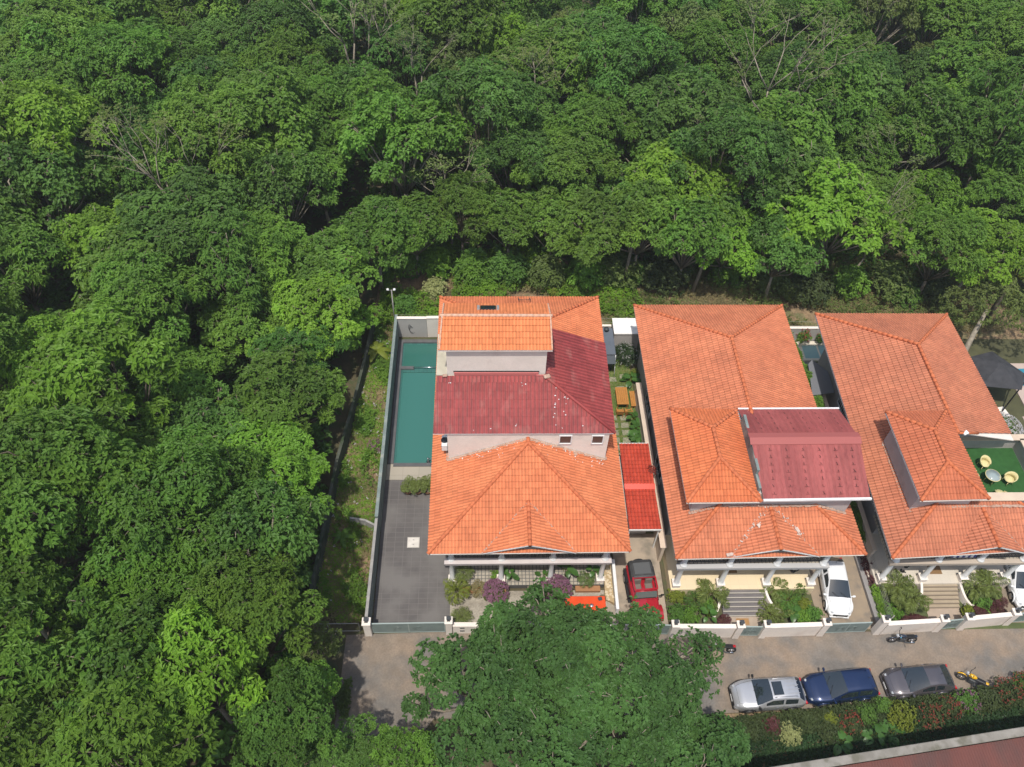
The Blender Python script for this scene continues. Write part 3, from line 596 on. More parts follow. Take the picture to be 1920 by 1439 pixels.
MB().tube([(26.5, 39.4, .02), (26.5, 39.4, 2.6)], .04, 6).tube([(26.55, 42.3, .02), (26.55, 42.3, 2.8)], .04, 6).build('post', DARKG, o)

# ---------------------------------------------------------------- boundary walls
def wall_run(name, pts, h, th, m, label, cap=None, capm=None, group=None):
    o = thing(name, label, 'wall', (pts[0][0], pts[0][1], -.05), group); b = MB(); c = MB()
    for (ax, ay), (bx_, by) in zip(pts[:-1], pts[1:]):
        L = math.hypot(bx_-ax, by-ay); an = math.atan2(by-ay, bx_-ax)
        b.obox(((ax+bx_)/2, (ay+by)/2, h/2-.1), (L, th, h+.1), an)
        if cap: c.obox(((ax+bx_)/2, (ay+by)/2, h+.01), (L+.02, th+cap, .07), an, bev=.015)
    b.build('masonry', m, o)
    if cap: c.build('coping', capm or m, o)
    return o
wall_run('boundary_wall', [(-7.42, 21.7), (-7.36, 28.8)], 2.0, .16, TEALW, 'grey-green boundary wall on the left of the dark paved driveway', .04, PLAIN)
wall_run('boundary_wall', [(-7.36, 28.9), (-7.28, 48.2)], 2.1, .2, TEALW, 'long grey-green wall running beside the swimming pool', .04, TEALW)
o = wall_run('boundary_wall', [(-7.2, 47.75), (-4.75, 47.75)], 2.2, .2, mat('pale_grey_panel', (.44, .42, .40), .8, c2=(.40, .385, .37), scale=1), 'pale grey wall with a drawn motif at the far end of the pool', .08, CREAM)
dm = MB()
for k in range(5):
    dm.tube([(-6.2+.22*math.cos(a)*(.4+.15*k)+.05*k, 47.64, 1.15-.1*k+.36*math.sin(a)) for a in np.linspace(.3*k, 4.6+.3*k, 10)], .011, 4)
dm.build('line_motif', DARKG, o)
wall_run('boundary_wall', [(-4.73, 47.75), (-2.6, 47.8)], 2.25, .2, CREAM, 'cream continuation of the rear pool wall beside the roof eave', .08, CREAM)
wall_run('retaining_wall', [(-9.4, 29.5), (-8.3, 29.3), (-7.5, 28.85)], 1.0, .14, PLAIN, 'short grey concrete wall crossing the weedy strip')
wall_run('plantation_wall', [(-11.3, 23.5), (-11.0, 29), (-10.75, 34), (-10.05, 39.5), (-9.55, 44.5), (-9.25, 48.5)], 1.5, .22, mat('mossy_wall', (.055, .065, .045), .9, c2=(.085, .09, .07), scale=1.2, dirt=(.03, .05, .02), dscale=1), 'dark mossy wall along the edge of the tree plantation')
wall_run('boundary_wall', [(12.28, 26.4), (12.33, 33.2)], 2.0, .2, mat('beige_wall_side', (.60, .49, .38), .85, c2=(.55, .45, .36), scale=1), 'beige wall with a broad coping beside the red tiled carport roof', .26, mat('beige_coping', (.66, .53, .42), .8, c2=(.60, .48, .38), scale=1))
wall_run('boundary_wall', [(12.33, 33.25), (12.3, 40.9)], 2.0, .2, BEIGE, 'beige wall between the side garden and the middle villa', .26, mat('beige_coping_far', (.64, .52, .42), .8, c2=(.58, .47, .38), scale=1))
wall_run('boundary_wall', [(26.78, 26.1), (26.82, 33.0)], 2.0, .18, BEIGE, 'beige wall in the lane between the middle and right villas', .14, mat('lane_coping', (.56, .46, .37), .85))
wall_run('boundary_wall', [(26.82, 33.05), (26.80, 40.5)], 2.0, .18, BEIGE, 'far beige wall in the lane, partly under the grey awning', .14, mat('lane_coping_far', (.56, .46, .38), .85))
wall_run('boundary_wall', [(26.0, 47.3), (28.8, 47.3)], 1.6, .2, GREYW, 'grey garden wall behind the small blue plunge pool', .06, CREAM)
wall_run('boundary_wall', [(8.9, 22.6), (8.95, 26.2)], .75, .16, WHITE, 'low white wall between the front yard and the red jeep', .05, WHITE)
o = thing('stone_cladding', 'cream crazy-paved stone strip beside the low white wall', 'stonework', (8.5, 24.6, 0))
MB().prism([(8.2, 23.6), (8.8, 23.2), (8.82, 26.2), (8.35, 26.2)], 0, .3).build('bed', mat('stone_joint', (.40, .30, .17), .9), o)
sb = MB(); rg = random.Random(3)
for k in range(26): sb.obox((8.52+rg.uniform(-.2, .22), 23.5+k*.1+rg.uniform(-.03, .03), .31), (rg.uniform(.14, .26), rg.uniform(.1, .2), .04), rg.random()*3, bev=.02)
sb.build('stones', mat('cream_stone', (.62, .52, .36), .8, c2=(.54, .44, .3), scale=4), o)
# front walls with pillars and lamps
def pillar(par, x, y, h=1.85, w=.42, m=None, lamp=True):
    p = MB().obox((x, y, h/2), (w, w, h), bev=.02).obox((x, y, h+.03), (w+.1, w+.1, .08), bev=.02).build('pillar', m or CREAM, par)
    if lamp:
        l = MB().obox((x, y, h+.10), (.22, .22, .06), bev=.01).obox((x, y, h+.26), (.17, .17, .24), bev=.02).obox((x, y, h+.41), (.26, .26, .06), bev=.02).build('gate_lamp', DARKG, p)
    return p
def front_wall(pts, h, label, pil, m=CREAM):
    o = wall_run('front_wall', pts, h, .2, m, label, .10, m, 'street walls before the villas')
    for q in pil: pillar(o, *q)
    return o
o = thing('gate_pillar', 'fluted white gate pillar with dark lamp at the left end of the street wall', 'pillar', (-7.42, 21.45, 0), 'pillars of the driveway gate'); pillar(o, -7.42, 21.45, 1.8, .46)
fw = front_wall([(-1.95, 21.48), (.6, 21.45)], 1.15, 'short cream front wall with letter slots right of the driveway gate', [(-2.2, 21.48, 1.8)])
MB().box(-1.5, -1.2, 21.34, 21.378, .8, .9).box(-1.5, -1.2, 21.34, 21.378, .35, .45).build('letter_slot', DARKG, fw)
front_wall([(.62, 21.45), (9.0, 21.3)], 1.1, 'cream front wall half hidden under the big garden tree', [(9.1, 21.3, 1.7)])
front_wall([(12.5, 21.05), (16.3, 21.0)], 1.55, 'cream front wall left of the middle villa footpath gate', [(12.35, 21.1, 1.8), (16.55, 21.0, 1.85)])
front_wall([(18.55, 21.0), (21.95, 21.08)], 1.55, 'cream front wall between the footpath gate and the car gate of the middle villa', [(18.3, 21.0, 1.85), (22.2, 21.1, 1.85)])
front_wall([(26.3, 21.1), (29.85, 21.28)], 1.5, 'cream front wall behind the parked blue-black motorcycle', [(25.98, 21.15, 2.1), (30.05, 21.3, 1.75)])
front_wall([(32.0, 21.42), (34.75, 21.65)], 1.5, 'cream front wall at the right edge before the maroon shrubs', [(31.75, 21.4, 1.75), (35.0, 21.7, 1.75)])
def gate(x0, y0, x1, y1, h, label, motif=False, m=GATE):
    o = thing('gate', label, 'gate', ((x0+x1)/2, (y0+y1)/2, 0), 'grey-green metal gates'); L = math.hypot(x1-x0, y1-y0); an = math.atan2(y1-y0, x1-x0)
    ca, sa = math.cos(an), math.sin(an); cx, cy = (x0+x1)/2, (y0+y1)/2
    MB().obox((cx, cy, h/2+.06), (L, .04, h-.1), an).build('panel', m, o)
    f = MB().obox((cx, cy, h+.02), (L, .08, .05), an).obox((cx, cy, .1), (L, .07, .06), an)
    for t in (-.5, 0, .5): f.obox((cx+ca*L*t*.99, cy+sa*L*t*.99, h/2+.05), (.06, .07, h), an)
    f.build('frame', mat('gate_frame_%d' % int(x0*10+200), (.30, .36, .345), .5), o)
    mo = MB()
    for t in (-.16, .12) if motif else (-.1, .1):
        for k in range(4):
            pts = [(cx+ca*(L*t+.3*math.cos(a)*(.5+.12*k)), cy+sa*(L*t+.3*math.cos(a)*(.5+.12*k))-.04, h*.5+.32*math.sin(a+k)) for a in np.linspace(k, k+4, 8)]
            mo.tube(pts, .012, 4)
    mo.build('scroll_motif', TEALW, o)
    return o
gate(-7.15, 21.45, -2.45, 21.48, 1.45, 'wide grey-green sliding gate before the dark paved driveway', True)
gate(9.35, 21.25, 12.1, 21.15, 1.45, 'grey-green gate in front of the red jeep, under the tree')
gate(16.82, 21.02, 18.05, 21.0, 1.4, 'narrow footpath gate of the middle villa')
gate(22.48, 21.12, 25.3, 21.2, 1.45, 'car gate in front of the white hatchback in its bay', True)
gate(30.3, 21.3, 31.5, 21.4, 1.35, 'narrow footpath gate of the right-hand villa')
gate(35.3, 21.72, 38.2, 21.95, 1.4, 'car gate at the right edge of the photo')
wall_run('kerb_wall', [(26.35, 21.5), (26.3, 29.5)], .35, .34, mat('planter_edge', (.27, .255, .25), .85, c2=(.23, .22, .215), scale=1), 'low grey kerb wall right of the white hatchback')
wall_run('planter_wall', [(26.62, 21.5), (26.57, 29.0)], .5, .09, BEIGE, 'thin beige planter edge beside the grey kerb wall')
# wire fence panel between the front gardens
o = thing('wire_fence', 'see-through wire mesh fence between the two front gardens', 'fence', (26.8, 24, 0))
wf = MB(); 
for k in range(34): wf.tube([(26.85, 21.6+k*.16, .1), (26.85, 21.6+k*.16, 1.5)], .006, 4)
for k in range(8): wf.tube([(26.85, 21.6, .1+k*.2), (26.85, 26.9, .1+k*.2)], .006, 4)
wf.build('mesh', PLAIN, o)
for y in (21.6, 24.2, 26.9): MB().tube([(26.85, y, 0), (26.85, y, 1.6)], .035, 6).build('post', PLAIN, o)
o = thing('wire_fence', 'faint wire fence line strung behind the villas', 'fence', (14, 48.6, 0)); wl = MB()
for z in (1.2, 1.7): wl.tube([(-7.2, 48.6, z), (38, 47.6, z+.1)], .012, 4)
wl.build('wire', PLAIN, o)
for x in (-2, 5, 12.2, 19, 25.6, 32): MB().tube([(x, 48.6-(x+7)*.022, 0), (x, 48.6-(x+7)*.022, 1.9)], .04, 6).build('post', PLAIN, o)
o = thing('netting_frame', 'pale wire netting frame left of the driveway gate', 'fence', (-10, 21.6, 0)); nf = MB()
for z in (.02, 1.2): nf.tube([(-12, 21.6, z), (-8.0, 21.6, z)], .03, 6)
for x in (-12, -10, -8.0): nf.tube([(x, 21.6, 0), (x, 21.6, 1.2)], .03, 6)
nf.build('frame', PLAIN, o)

# ---------------------------------------------------------------- pools
def water(name, c, rough=.03, alpha=.5):
    m = bpy.data.materials.new(name); m.use_nodes = True; nt = m.node_tree; N = nt.nodes; L = nt.links
    b = N['Principled BSDF']; b.inputs['Base Color'].default_value = (*c, 1); b.inputs['Roughness'].default_value = rough
    n = N.new('ShaderNodeTexNoise'); n.inputs['Scale'].default_value = 2.2; n.inputs['Detail'].default_value = 3
    tc = N.new('ShaderNodeTexCoord'); L.new(tc.outputs['Object'], n.inputs[0])
    bm = N.new('ShaderNodeBump'); bm.inputs['Strength'].default_value = .12; bm.inputs['Distance'].default_value = .05; L.new(n.outputs[0], bm.inputs['Height']); L.new(bm.outputs[0], b.inputs['Normal'])
    t = N.new('ShaderNodeBsdfTransparent'); t.inputs[0].default_value = (c[0]*3+.1, min(1, c[1]*2.5+.3), min(1, c[2]*2.5+.3), 1)
    ms = N.new('ShaderNodeMixShader'); ms.inputs[0].default_value = alpha; L.new(t.outputs[0], ms.inputs[1]); L.new(b.outputs[0], ms.inputs[2]); L.new(ms.outputs[0], N['Material Output'].inputs[0]); return m
TEALT = tilemat('pool_tile_teal', (.035, .13, .115), (.045, .155, .135), (.03, .10, .09), .35, 1, .02, .4)
EDGE = mat('pool_edge_stone', (.085, .085, .09), .6, c2=(.11, .11, .112), scale=2)
o = thing('swimming_pool', 'long teal swimming pool between the side wall and the pool villa', 'pool', (-4.6, 41, 0), 'pools')
MB().box(-7.15, -6.75, 34.6, 47.2, -.3, .12).box(-6.75, -2.3, 34.35, 34.65, -.3, .12).box(-6.75, -2.3, 46.85, 47.2, -.3, .14).box(-2.9, -2.3, 34.65, 46.85, -.3, .12).build('pool_edge', EDGE, o)
MB().box(-6.75, -2.9, 34.65, 46.85, -1.4, -1.3).build('basin', TEALT, o)
MB().box(-6.75, -6.62, 34.66, 46.84, -.2, .02).box(-6.62, -2.9, 46.7, 46.84, -.2, .02).build('tile_lining', TEALT, o)
MB().box(-6.75, -2.9, 34.65, 43.65, -.2, -.04).build('pool_water', water('pool_water_deep', (.045, .165, .140), .08, alpha=.95), o)
MB().box(-6.75, -2.9, 44.05, 46.85, -.2, .0).build('spa_water', water('pool_water_shallow', (.05, .18, .15), .06, alpha=.7), o)
MB().box(-6.6, -2.9, 43.65, 44.05, -.2, .03).build('spa_step', TEALT, o)
MB().box(-7.1, -5.7, 43.9, 44.2, .0, .16).build('divider_ledge', EDGE, o)
MB().tube([(-5.75, 43.95, .05), (-5.75, 43.95, .3), (-3.2, 43.95, .3), (-3.2, 43.95, .05)], .035, 8).build('handrail', CHROME, o)
MB().lathe([(.14, 0), (.14, .03), (.05, .05), (.04, .4), (.09, .45), (.02, .5)], (-4.15, 34.75, .12)).build('spout', CHROME, o)
MB().tube([(-4.15, 34.75, .5), (-3.6, 34.75, .5), (-2.9, 34.72, .3)], .03, 6).build('spout_pipe', CHROME, o)
o = thing('plunge_pool', 'small bright blue plunge pool behind the lane of the right-hand villa', 'pool', (28.2, 46, 0), 'pools')
MB().box(27.0, 30.6, 44.9, 47.1, -.2, .12).build('pool_edge', mat('cream_deck', (.66, .60, .50), .7), o)
MB().box(27.35, 28.6, 45.15, 46.6, .0, .128).build('pool_water', water('plunge_water', (.30, .50, .52), alpha=.85), o)
MB().box(28.75, 30.3, 45.15, 46.6, .0, .128).build('pool_water', bpy.data.materials['plunge_water'], o)
o = thing('neighbour_pool', 'corner of a bright blue pool beyond the black parasol at the right edge', 'pool', (47, 43, 0), 'pools')
MB().box(44.2, 52, 39, 44.6, -.2, .12).build('pool_edge', mat('pink_deck', (.45, .36, .31), .8), o)
MB().box(45.0, 51.5, 39.5, 44.0, 0, .128).build('pool_water', water('neighbour_water', (.05, .25, .36), alpha=.9), o)

# ---------------------------------------------------------------- side garden between villas one and two
o = thing('carport_roof', 'bright red translucent tiled carport roof beside the beige wall', 'canopy', (11, 30.5, 0))
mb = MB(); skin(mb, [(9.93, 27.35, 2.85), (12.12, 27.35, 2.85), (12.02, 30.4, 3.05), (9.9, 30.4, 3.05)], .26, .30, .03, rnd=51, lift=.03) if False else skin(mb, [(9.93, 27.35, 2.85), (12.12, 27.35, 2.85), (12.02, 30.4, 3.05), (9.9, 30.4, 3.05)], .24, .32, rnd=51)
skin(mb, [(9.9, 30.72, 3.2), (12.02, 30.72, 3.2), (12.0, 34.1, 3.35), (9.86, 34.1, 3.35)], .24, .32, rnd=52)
po = mb.build('tiled_sheet', REDT, o)
MB().slab([(9.9, 30.38, 3.12), (12.05, 30.38, 3.12), (12.05, 30.75, 3.27), (9.88, 30.75, 3.27)], .04).build('ridge_band', mat('red_band', (.72, .07, .04), .4), po)
MB().box(9.9, 12.1, 27.3, 27.36, 2.72, 2.86).box(9.86, 12.02, 34.1, 34.16, 3.2, 3.36).build('rim', WHITE, o)
MB().box(9.95, 11.6, 28.6, 33.8, 0, 2.2).build('store_room', mat('pale_store', (.48, .44, .40), .85, c2=(.44, .40, .37), scale=1), o)
for x, y in ((10.0, 27.5), (12.0, 27.5), (12.0, 33.9)): MB().box(x-.04, x+.04, y-.04, y+.04, 0, 2.8).build('post', WHITE, o)
o = thing('garden_shed', 'flat dark slate-blue shed roof with open front at the back of the side garden', 'shed', (10.25, 45, 0))
MB().obox((10.2, 45.1, 2.25), (1.1, 2.9, .1), rx=0, bev=.02).build('roof', mat('slate_sheet', (.12, .14, .17), .6, c2=(.10, .12, .15), scale=1), o)
MB().box(9.75, 10.7, 43.9, 46.4, 0, 2.19).build('body', DARKG, o)
MB().obox((10.2, 43.45, 1.9), (1.1, .75, .06), rx=.7).build('open_flap', mat('slate_flap', (.05, .065, .08), .4), o)
MB().tube([(10.8, 43.0, 0), (10.75, 43.65, 2.2)], .03, 6).build('post', WHITE, o)
o = thing('roof_turbine', 'small dark vent pot on the slate-blue shed roof', 'vent', (10.2, 46.2, 2.3)); MB().lathe([(.09, 0), (.09, .15), (.2, .2), (.22, .3), (.1, .38)], (10.2, 46.2, 2.3)).build('pot', DARKG, o)
o = thing('water_tank_room', 'white flat-topped block behind the oleander bush', 'outbuilding', (11.9, 46.9, 0))
MB().box(10.9, 13.0, 46.0, 47.7, 0, 2.15).build('walls', GREYW, o); MB().box(10.85, 13.05, 45.95, 47.75, 2.15, 2.25).build('roof_slab', mat('white_slab', (.78, .76, .73), .7), o)
wall_run('boundary_wall', [(8.6, 47.4), (10.8, 47.4)], 1.7, .15, GREYW, 'grey rear wall section behind the slate-blue shed', .06, CREAM)
rg = random.Random(8)
for i in range(17):
    if i < 14: x, y = (10.35, 11.2)[i % 2], 34.6+.72*(i//2)
    else: x, y = (10.7, 11.6, 11.2)[i-14], (42.9, 43.2, 41.9)[i-14]
    lab = 'grey square stepping stone, %s column, %s row from the red carport' % (('left', 'right')[i % 2], ('first', 'second', 'third', 'fourth', 'fifth', 'sixth', 'seventh')[i//2]) if i < 14 else 'pale rounded stepping stone in the lawn, %s of three before the shed' % ('leftmost', 'rightmost', 'nearest')[i-14]
    solo(MB().obox((x+rg.uniform(-.04, .04), y, .035), (.62, .5, .05), rg.uniform(-.05, .05), bev=.03), 'stepping_stone', STONE, lab, 'stepping stone', 'stepping stones of the path' if i < 14 else 'pale stepping stones on the lawn')
def table(name, label, x, y, L, W, h, rz=0):
    o = thing(name, label, 'table' if 'table' in name else 'bench', (x, y, 0.02), None, rz, world=False)
    t = MB(); n = max(3, int(W/.14))
    for k in range(n): t.obox((-W/2+(k+.5)*W/n, 0, h-.02), (W/n-.008, L, .035), bev=.006)
    t.build('top', WOOD, o)
    for sx in (-1, 1):
        for sy in (-1, 1): MB().box(sx*(W/2-.1)-.035, sx*(W/2-.1)+.035, sy*(L/2-.12)-.035, sy*(L/2-.12)+.035, 0, h-.04).build('leg', WOOD, o)
    MB().box(-W/2+.1, W/2-.1, -L/2+.1, -L/2+.14, h-.14, h-.04).box(-W/2+.1, W/2-.1, L/2-.14, L/2-.1, h-.14, h-.04).build('apron', WOOD, o)
    return o
table('garden_table', 'honey-coloured slatted wooden dining table on the side lawn', 11.12, 40.6, 1.75, .95, .75)
table('garden_bench', 'wooden bench standing right of the slatted garden table', 12.02, 40.55, 1.55, .42, .45)
def chair(label, x, y, rz):
    o = thing('garden_chair', label, 'chair', (x, y, .02), 'wooden garden chairs', rz, world=False)
    s = MB()
    for k in range(4): s.obox((0, -.2+.13*k, .43), (.5, .12, .03), bev=.006)
    s.build('seat', WOOD, o); b = MB()
    for k in range(4): b.obox((0, -.27-.02*k, .55+.11*k), (.5, .03, .09), rx=.1)
    b.build('backrest', WOOD, o)
    for sx in (-.24, .24):
        for sy in (-.25, .22): MB().box(sx-.025, sx+.025, sy-.025, sy+.025, 0, .92 if sy < 0 else .6).build('leg', WOOD, o)
        MB().box(sx-.03, sx+.03, -.25, .25, .6, .63).build('armrest', WOOD, o)
chair('left wooden chair at the near end of the garden table', 10.82, 39.2, 0)
chair('right wooden chair at the near end of the garden table', 11.5, 39.2, .05)
# ---------------------------------------------------------------- driveway and yard things
o = thing('manhole_cover', 'square pale marble-like manhole cover in the dark driveway', 'manhole', (-4.9, 28.02, 0))
MB().box(-5.33, -4.47, 27.6, 28.42, 0, .03).build('frame', mat('manhole_rim', (.45, .42, .38), .8), o)
MB().box(-5.28, -4.52, 27.65, 28.37, .03, .038).build('lid', mat('manhole_stone', (.66, .62, .57), .6, c2=(.56, .52, .47), scale=3), o)
for y in (27.85, 28.2): MB().box(-4.95, -4.85, y-.015, y+.015, .038, .05).build('handle', DARKG, o)
RED = mat('orange_red_paint', (.72, .085, .022), .3, c2=(.66, .07, .02), scale=2, coat=.5)
o = thing('bar_counter', 'orange-red flat-topped garden counter under the tree edge', 'counter', (6.7, 22.8, 0))
MB().obox((6.75, 22.85, .98), (2.7, 1.15, .08), bev=.03).build('top', RED, o)
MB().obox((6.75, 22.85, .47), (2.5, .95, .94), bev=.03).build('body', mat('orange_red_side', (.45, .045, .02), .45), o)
for x in (6.3, 7.15): MB().lathe([(.13, 0), (.13, .03), (.08, .05), (.03, .06)], (x, 22.75, 1.02)).build('hob_ring', ALLOY, o)
MB().obox((7.75, 23.2, 1.06), (.26, .24, .1), .2, bev=.03).build('tap_unit', DARKG, o)
o = thing('door_mat', 'tan doormat inside the footpath gate of the middle villa', 'mat', (17.3, 22.0, .0)); MB().obox((17.3, 21.95, .045), (.85, .45, .03), bev=.01).build('pile', mat('coir', (.36, .20, .08), .95, bump=.5, bscale=90), o)
struct(MB().box(16.2, 18.9, 21.2, 22.35, -.2, .03), 'footpath', mat('footpath_tile', (.40, .32, .25), .8, c2=(.35, .28, .22), scale=2))
struct(MB().box(30.0, 32.3, 21.5, 22.8, -.2, .03), 'footpath', bpy.data.materials['footpath_tile'])
o = thing('folded_mat', 'brown mat lying on the cream porch of the middle villa', 'mat', (16.9, 25.6, .9)); MB().obox((16.95, 25.35, .915), (.75, .6, .02)).build('cloth', mat('brown_mat', (.22, .13, .06), .95), o)
o = thing('entrance_rug', 'brown and dark triangular patterned rug on the ivory porch', 'mat', (31.1, 25.5, .9)); MB().obox((31.1, 25.3, .91), (.85, .9, .02)).build('cloth', bpy.data.materials['brown_mat'], o)
rg = random.Random(21)
for k in range(9):
    x, y = rg.uniform(28.1, 29.4), rg.uniform(25.0, 25.7)
    a = rg.random()*3; solo(MB().obox((x, y, .93), (.11, .26, .06), a, bev=.03), 'shoe', BLACK, 'small black shoe among the shoes left on the ivory porch', 'shoe', 'shoes on the porch of the right-hand villa')
o = thing('drying_cloth', 'blue and white striped cloth hung over the upper railing of the right-hand villa', 'cloth', (31.4, 24.6, 4.4)); cl = MB(); cs = MB()
for k in range(9):
    (cl if k % 2 else cs).add([(30.55+.19*k, 24.55, 4.47), (30.55+.19*(k+1), 24.55, 4.47), (30.55+.19*(k+1), 25.15, 4.50), (30.55+.19*k, 25.15, 4.50), (30.55+.19*k, 24.5, 4.0), (30.55+.19*(k+1), 24.5, 4.0)], [(0, 1, 2, 3), (4, 5, 1, 0)])
cl.build('white_stripe', WHITE, o); cs.build('blue_stripe', mat('cloth_blue', (.05, .07, .22), .9), o)
o = thing('swing_chair', 'oval black-framed hanging chair on the cream porch', 'chair', (21.2, 25.3, .9))
MB().tube([(21.2+.42*math.cos(a), 25.2+.25*math.sin(a)*.6, 1.75+.75*math.sin(a)) for a in np.linspace(0, 6.28, 24)], .035, 6).build('frame', BLACK, o)
MB().ell((21.2, 25.3, 1.35), (.36, .3, .14)).build('seat', mat('grey_cushion', (.35, .33, .31), .9), o)
MB().tube([(21.2, 25.2, .92), (21.2, 25.2, 1.05)], .2, 10).build('base', BLACK, o)
for x, y, lab in ((15.5, 25.9, 'round black pot on the left of the cream porch'), (18.2, 26.0, 'round black pot in the middle of the cream porch')):
    o = thing('porch_pot', lab, 'pot', (x, y, .9)); MB().lathe([(.17, 0), (.22, .25), (.24, .4), (.2, .41), (.18, .35)], (x, y, .9)).build('pot', BLACK, o); MB().lathe([(.18, 0), (.05, .02)], (x, y, 1.25)).build('soil', BARK, o)
# terrace furniture
RATT = mat('pale_rattan', (.66, .58, .30), .7, c2=(.56, .49, .25), scale=14, bump=.5, bscale=60)
def rattan(label, x, y, rz):
    o = thing('rattan_chair', label, 'chair', (x, y, 4.4), 'cream rattan tub chairs on the terrace', rz, world=False); o.scale = (1.25, 1.25, 1.1)
    MB().lathe([(.05, .40), (.27, .40), (.27, .45), (.05, .46)], (0, 0, 0), 18).build('seat', RATT, o)
    b = MB(); vs = []; n = 14
    for i in range(n+1):
        a = R(-35)+R(250)*i/n; hgt = .52+.30*math.sin(math.pi*i/n)
        for r_, z in ((.27, .40), (.33, hgt), (.29, hgt+.02), (.24, .42)): vs.append((r_*math.cos(a), r_*math.sin(a), z))
    fs = [(i*4+j, i*4+(j+1) % 4, i*4+4+(j+1) % 4, i*4+4+j) for i in range(n) for j in range(4)]
    b.add(vs, fs, None, True).build('backrest', RATT, o)
    for a in (45, 135, 225, 315): MB().tube([(.24*math.cos(R(a)), .24*math.sin(R(a)), .4), (.29*math.cos(R(a)), .29*math.sin(R(a)), 0)], .018, 6).build('leg', RATT, o)
rattan('cream rattan chair on the far side of the round glass table', 35.1, 31.3, .2)
rattan('cream rattan chair left of the round glass table, partly behind the roof', 34.0, 30.3, 1.5)
rattan('cream rattan chair right of the round glass table', 36.35, 30.0, -1.3)
rattan('cream rattan chair on the near side of the round glass table', 35.2, 28.8, 3.0)
o = thing('round_table', 'small round glass-topped table with a pale rim on the turf terrace', 'table', (35.1, 30.1, 4.4), None, 0, world=False); o.scale = (1.2, 1.2, 1.05)
MB().lathe([(.40, .70), (.43, .70), (.43, .74), (.40, .74)], (0, 0, 0), 24).build('rim', RATT, o)
MB().lathe([(.01, .73), (.40, .73), (.40, .745), (.01, .745)], (0, 0, 0), 24).build('glass_top', mat('table_glass', (.30, .36, .36), .08, coat=1), o)
for a in (0, 90, 180, 270): MB().tube([(.25*math.cos(R(a)), .25*math.sin(R(a)), .7), (.34*math.cos(R(a)), .34*math.sin(R(a)), 0)], .02, 6).build('leg', RATT, o)
# neighbour's things on the right
o = thing('garden_parasol', 'large black four-sided parasol on a leaning pole at the right edge', 'parasol', (41, 41.5, 0))
pv = [(39.3, 40.0, 2.75), (42.4, 39.6, 2.75), (43.4, 41.2, 2.75), (41.6, 43.6, 2.8), (39.6, 43.0, 2.8), (41.2, 41.7, 3.55)]
MB().add(pv+[(x, y, z-.03) for x, y, z in pv], [(0, 1, 5), (1, 2, 5), (2, 3, 5), (3, 4, 5), (4, 0, 5)]+[(7, 6, 11), (8, 7, 11), (9, 8, 11), (10, 9, 11), (6, 10, 11)]+[(i, i+6, (i+1) % 5+6, (i+1) % 5) for i in range(5)]).build('canopy', mat('black_canvas', (.032, .033, .037), .85, c2=(.05, .05, .055), scale=2), o)
MB().tube([(42.0, 39.4, 0), (43.2, 40.6, 2.9), (43.5, 40.9, 3.0)], .06, 8).obox((43.3, 40.9, 2.8), (.3, .35, .4), .4, bev=.05).build('pole', BLACK, o)
MB().obox((42.0, 39.4, .08), (1.0, 1.0, .12), .2, bev=.03).build('base_slab', CREAM, o)
struct(MB().box(43.6, 48, 33, 39, -.2, .04), 'neighbour_path', mat('pink_path', (.42, .33, .28), .85))
# south side: street wall and corrugated roof below the frame
o = thing('tin_roof_house', 'low house with a rusty red corrugated roof and pale parapet in the bottom right corner', 'house', (26, 8, 0))
MB().add([(12, 4, 0), (40, 7.6, 0), (38.6, 13.8, 0), (12, 10.5, 0), (12, 4, 4.6), (40, 7.6, 4.6), (38.6, 13.8, 4.6), (12, 10.5, 4.6)], [(3, 2, 1, 0), (4, 5, 6, 7), (0, 1, 5, 4), (1, 2, 6, 5), (2, 3, 7, 6), (3, 0, 4, 7)]).build('walls', GREYW, o)
L = math.hypot(27, 3.45); an = math.atan2(3.45, 27)
MB().obox((25.2, 12.62, 2.6), (30, .32, 5.2), an).obox((25.2, 12.62, 5.24), (30.1, .46, .1), an, bev=.03).build('parapet', mat('weathered_parapet', (.27, .25, .22), .9, c2=(.18, .165, .14), scale=1.1, dirt=(.14, .13, .10), dscale=1.3, bump=.3), o)
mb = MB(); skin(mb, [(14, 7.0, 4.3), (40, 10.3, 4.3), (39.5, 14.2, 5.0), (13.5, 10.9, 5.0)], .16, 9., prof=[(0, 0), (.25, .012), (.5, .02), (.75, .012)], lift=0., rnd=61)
mb.build('corrugated_roof', mat('rusty_sheet', (.14, .048, .038), .85, c2=(.10, .04, .034), scale=.5, dirt=(.08, .045, .04), dscale=.35, dlo=.45, dhi=.6, stretch=(1, .4, 1)), o)
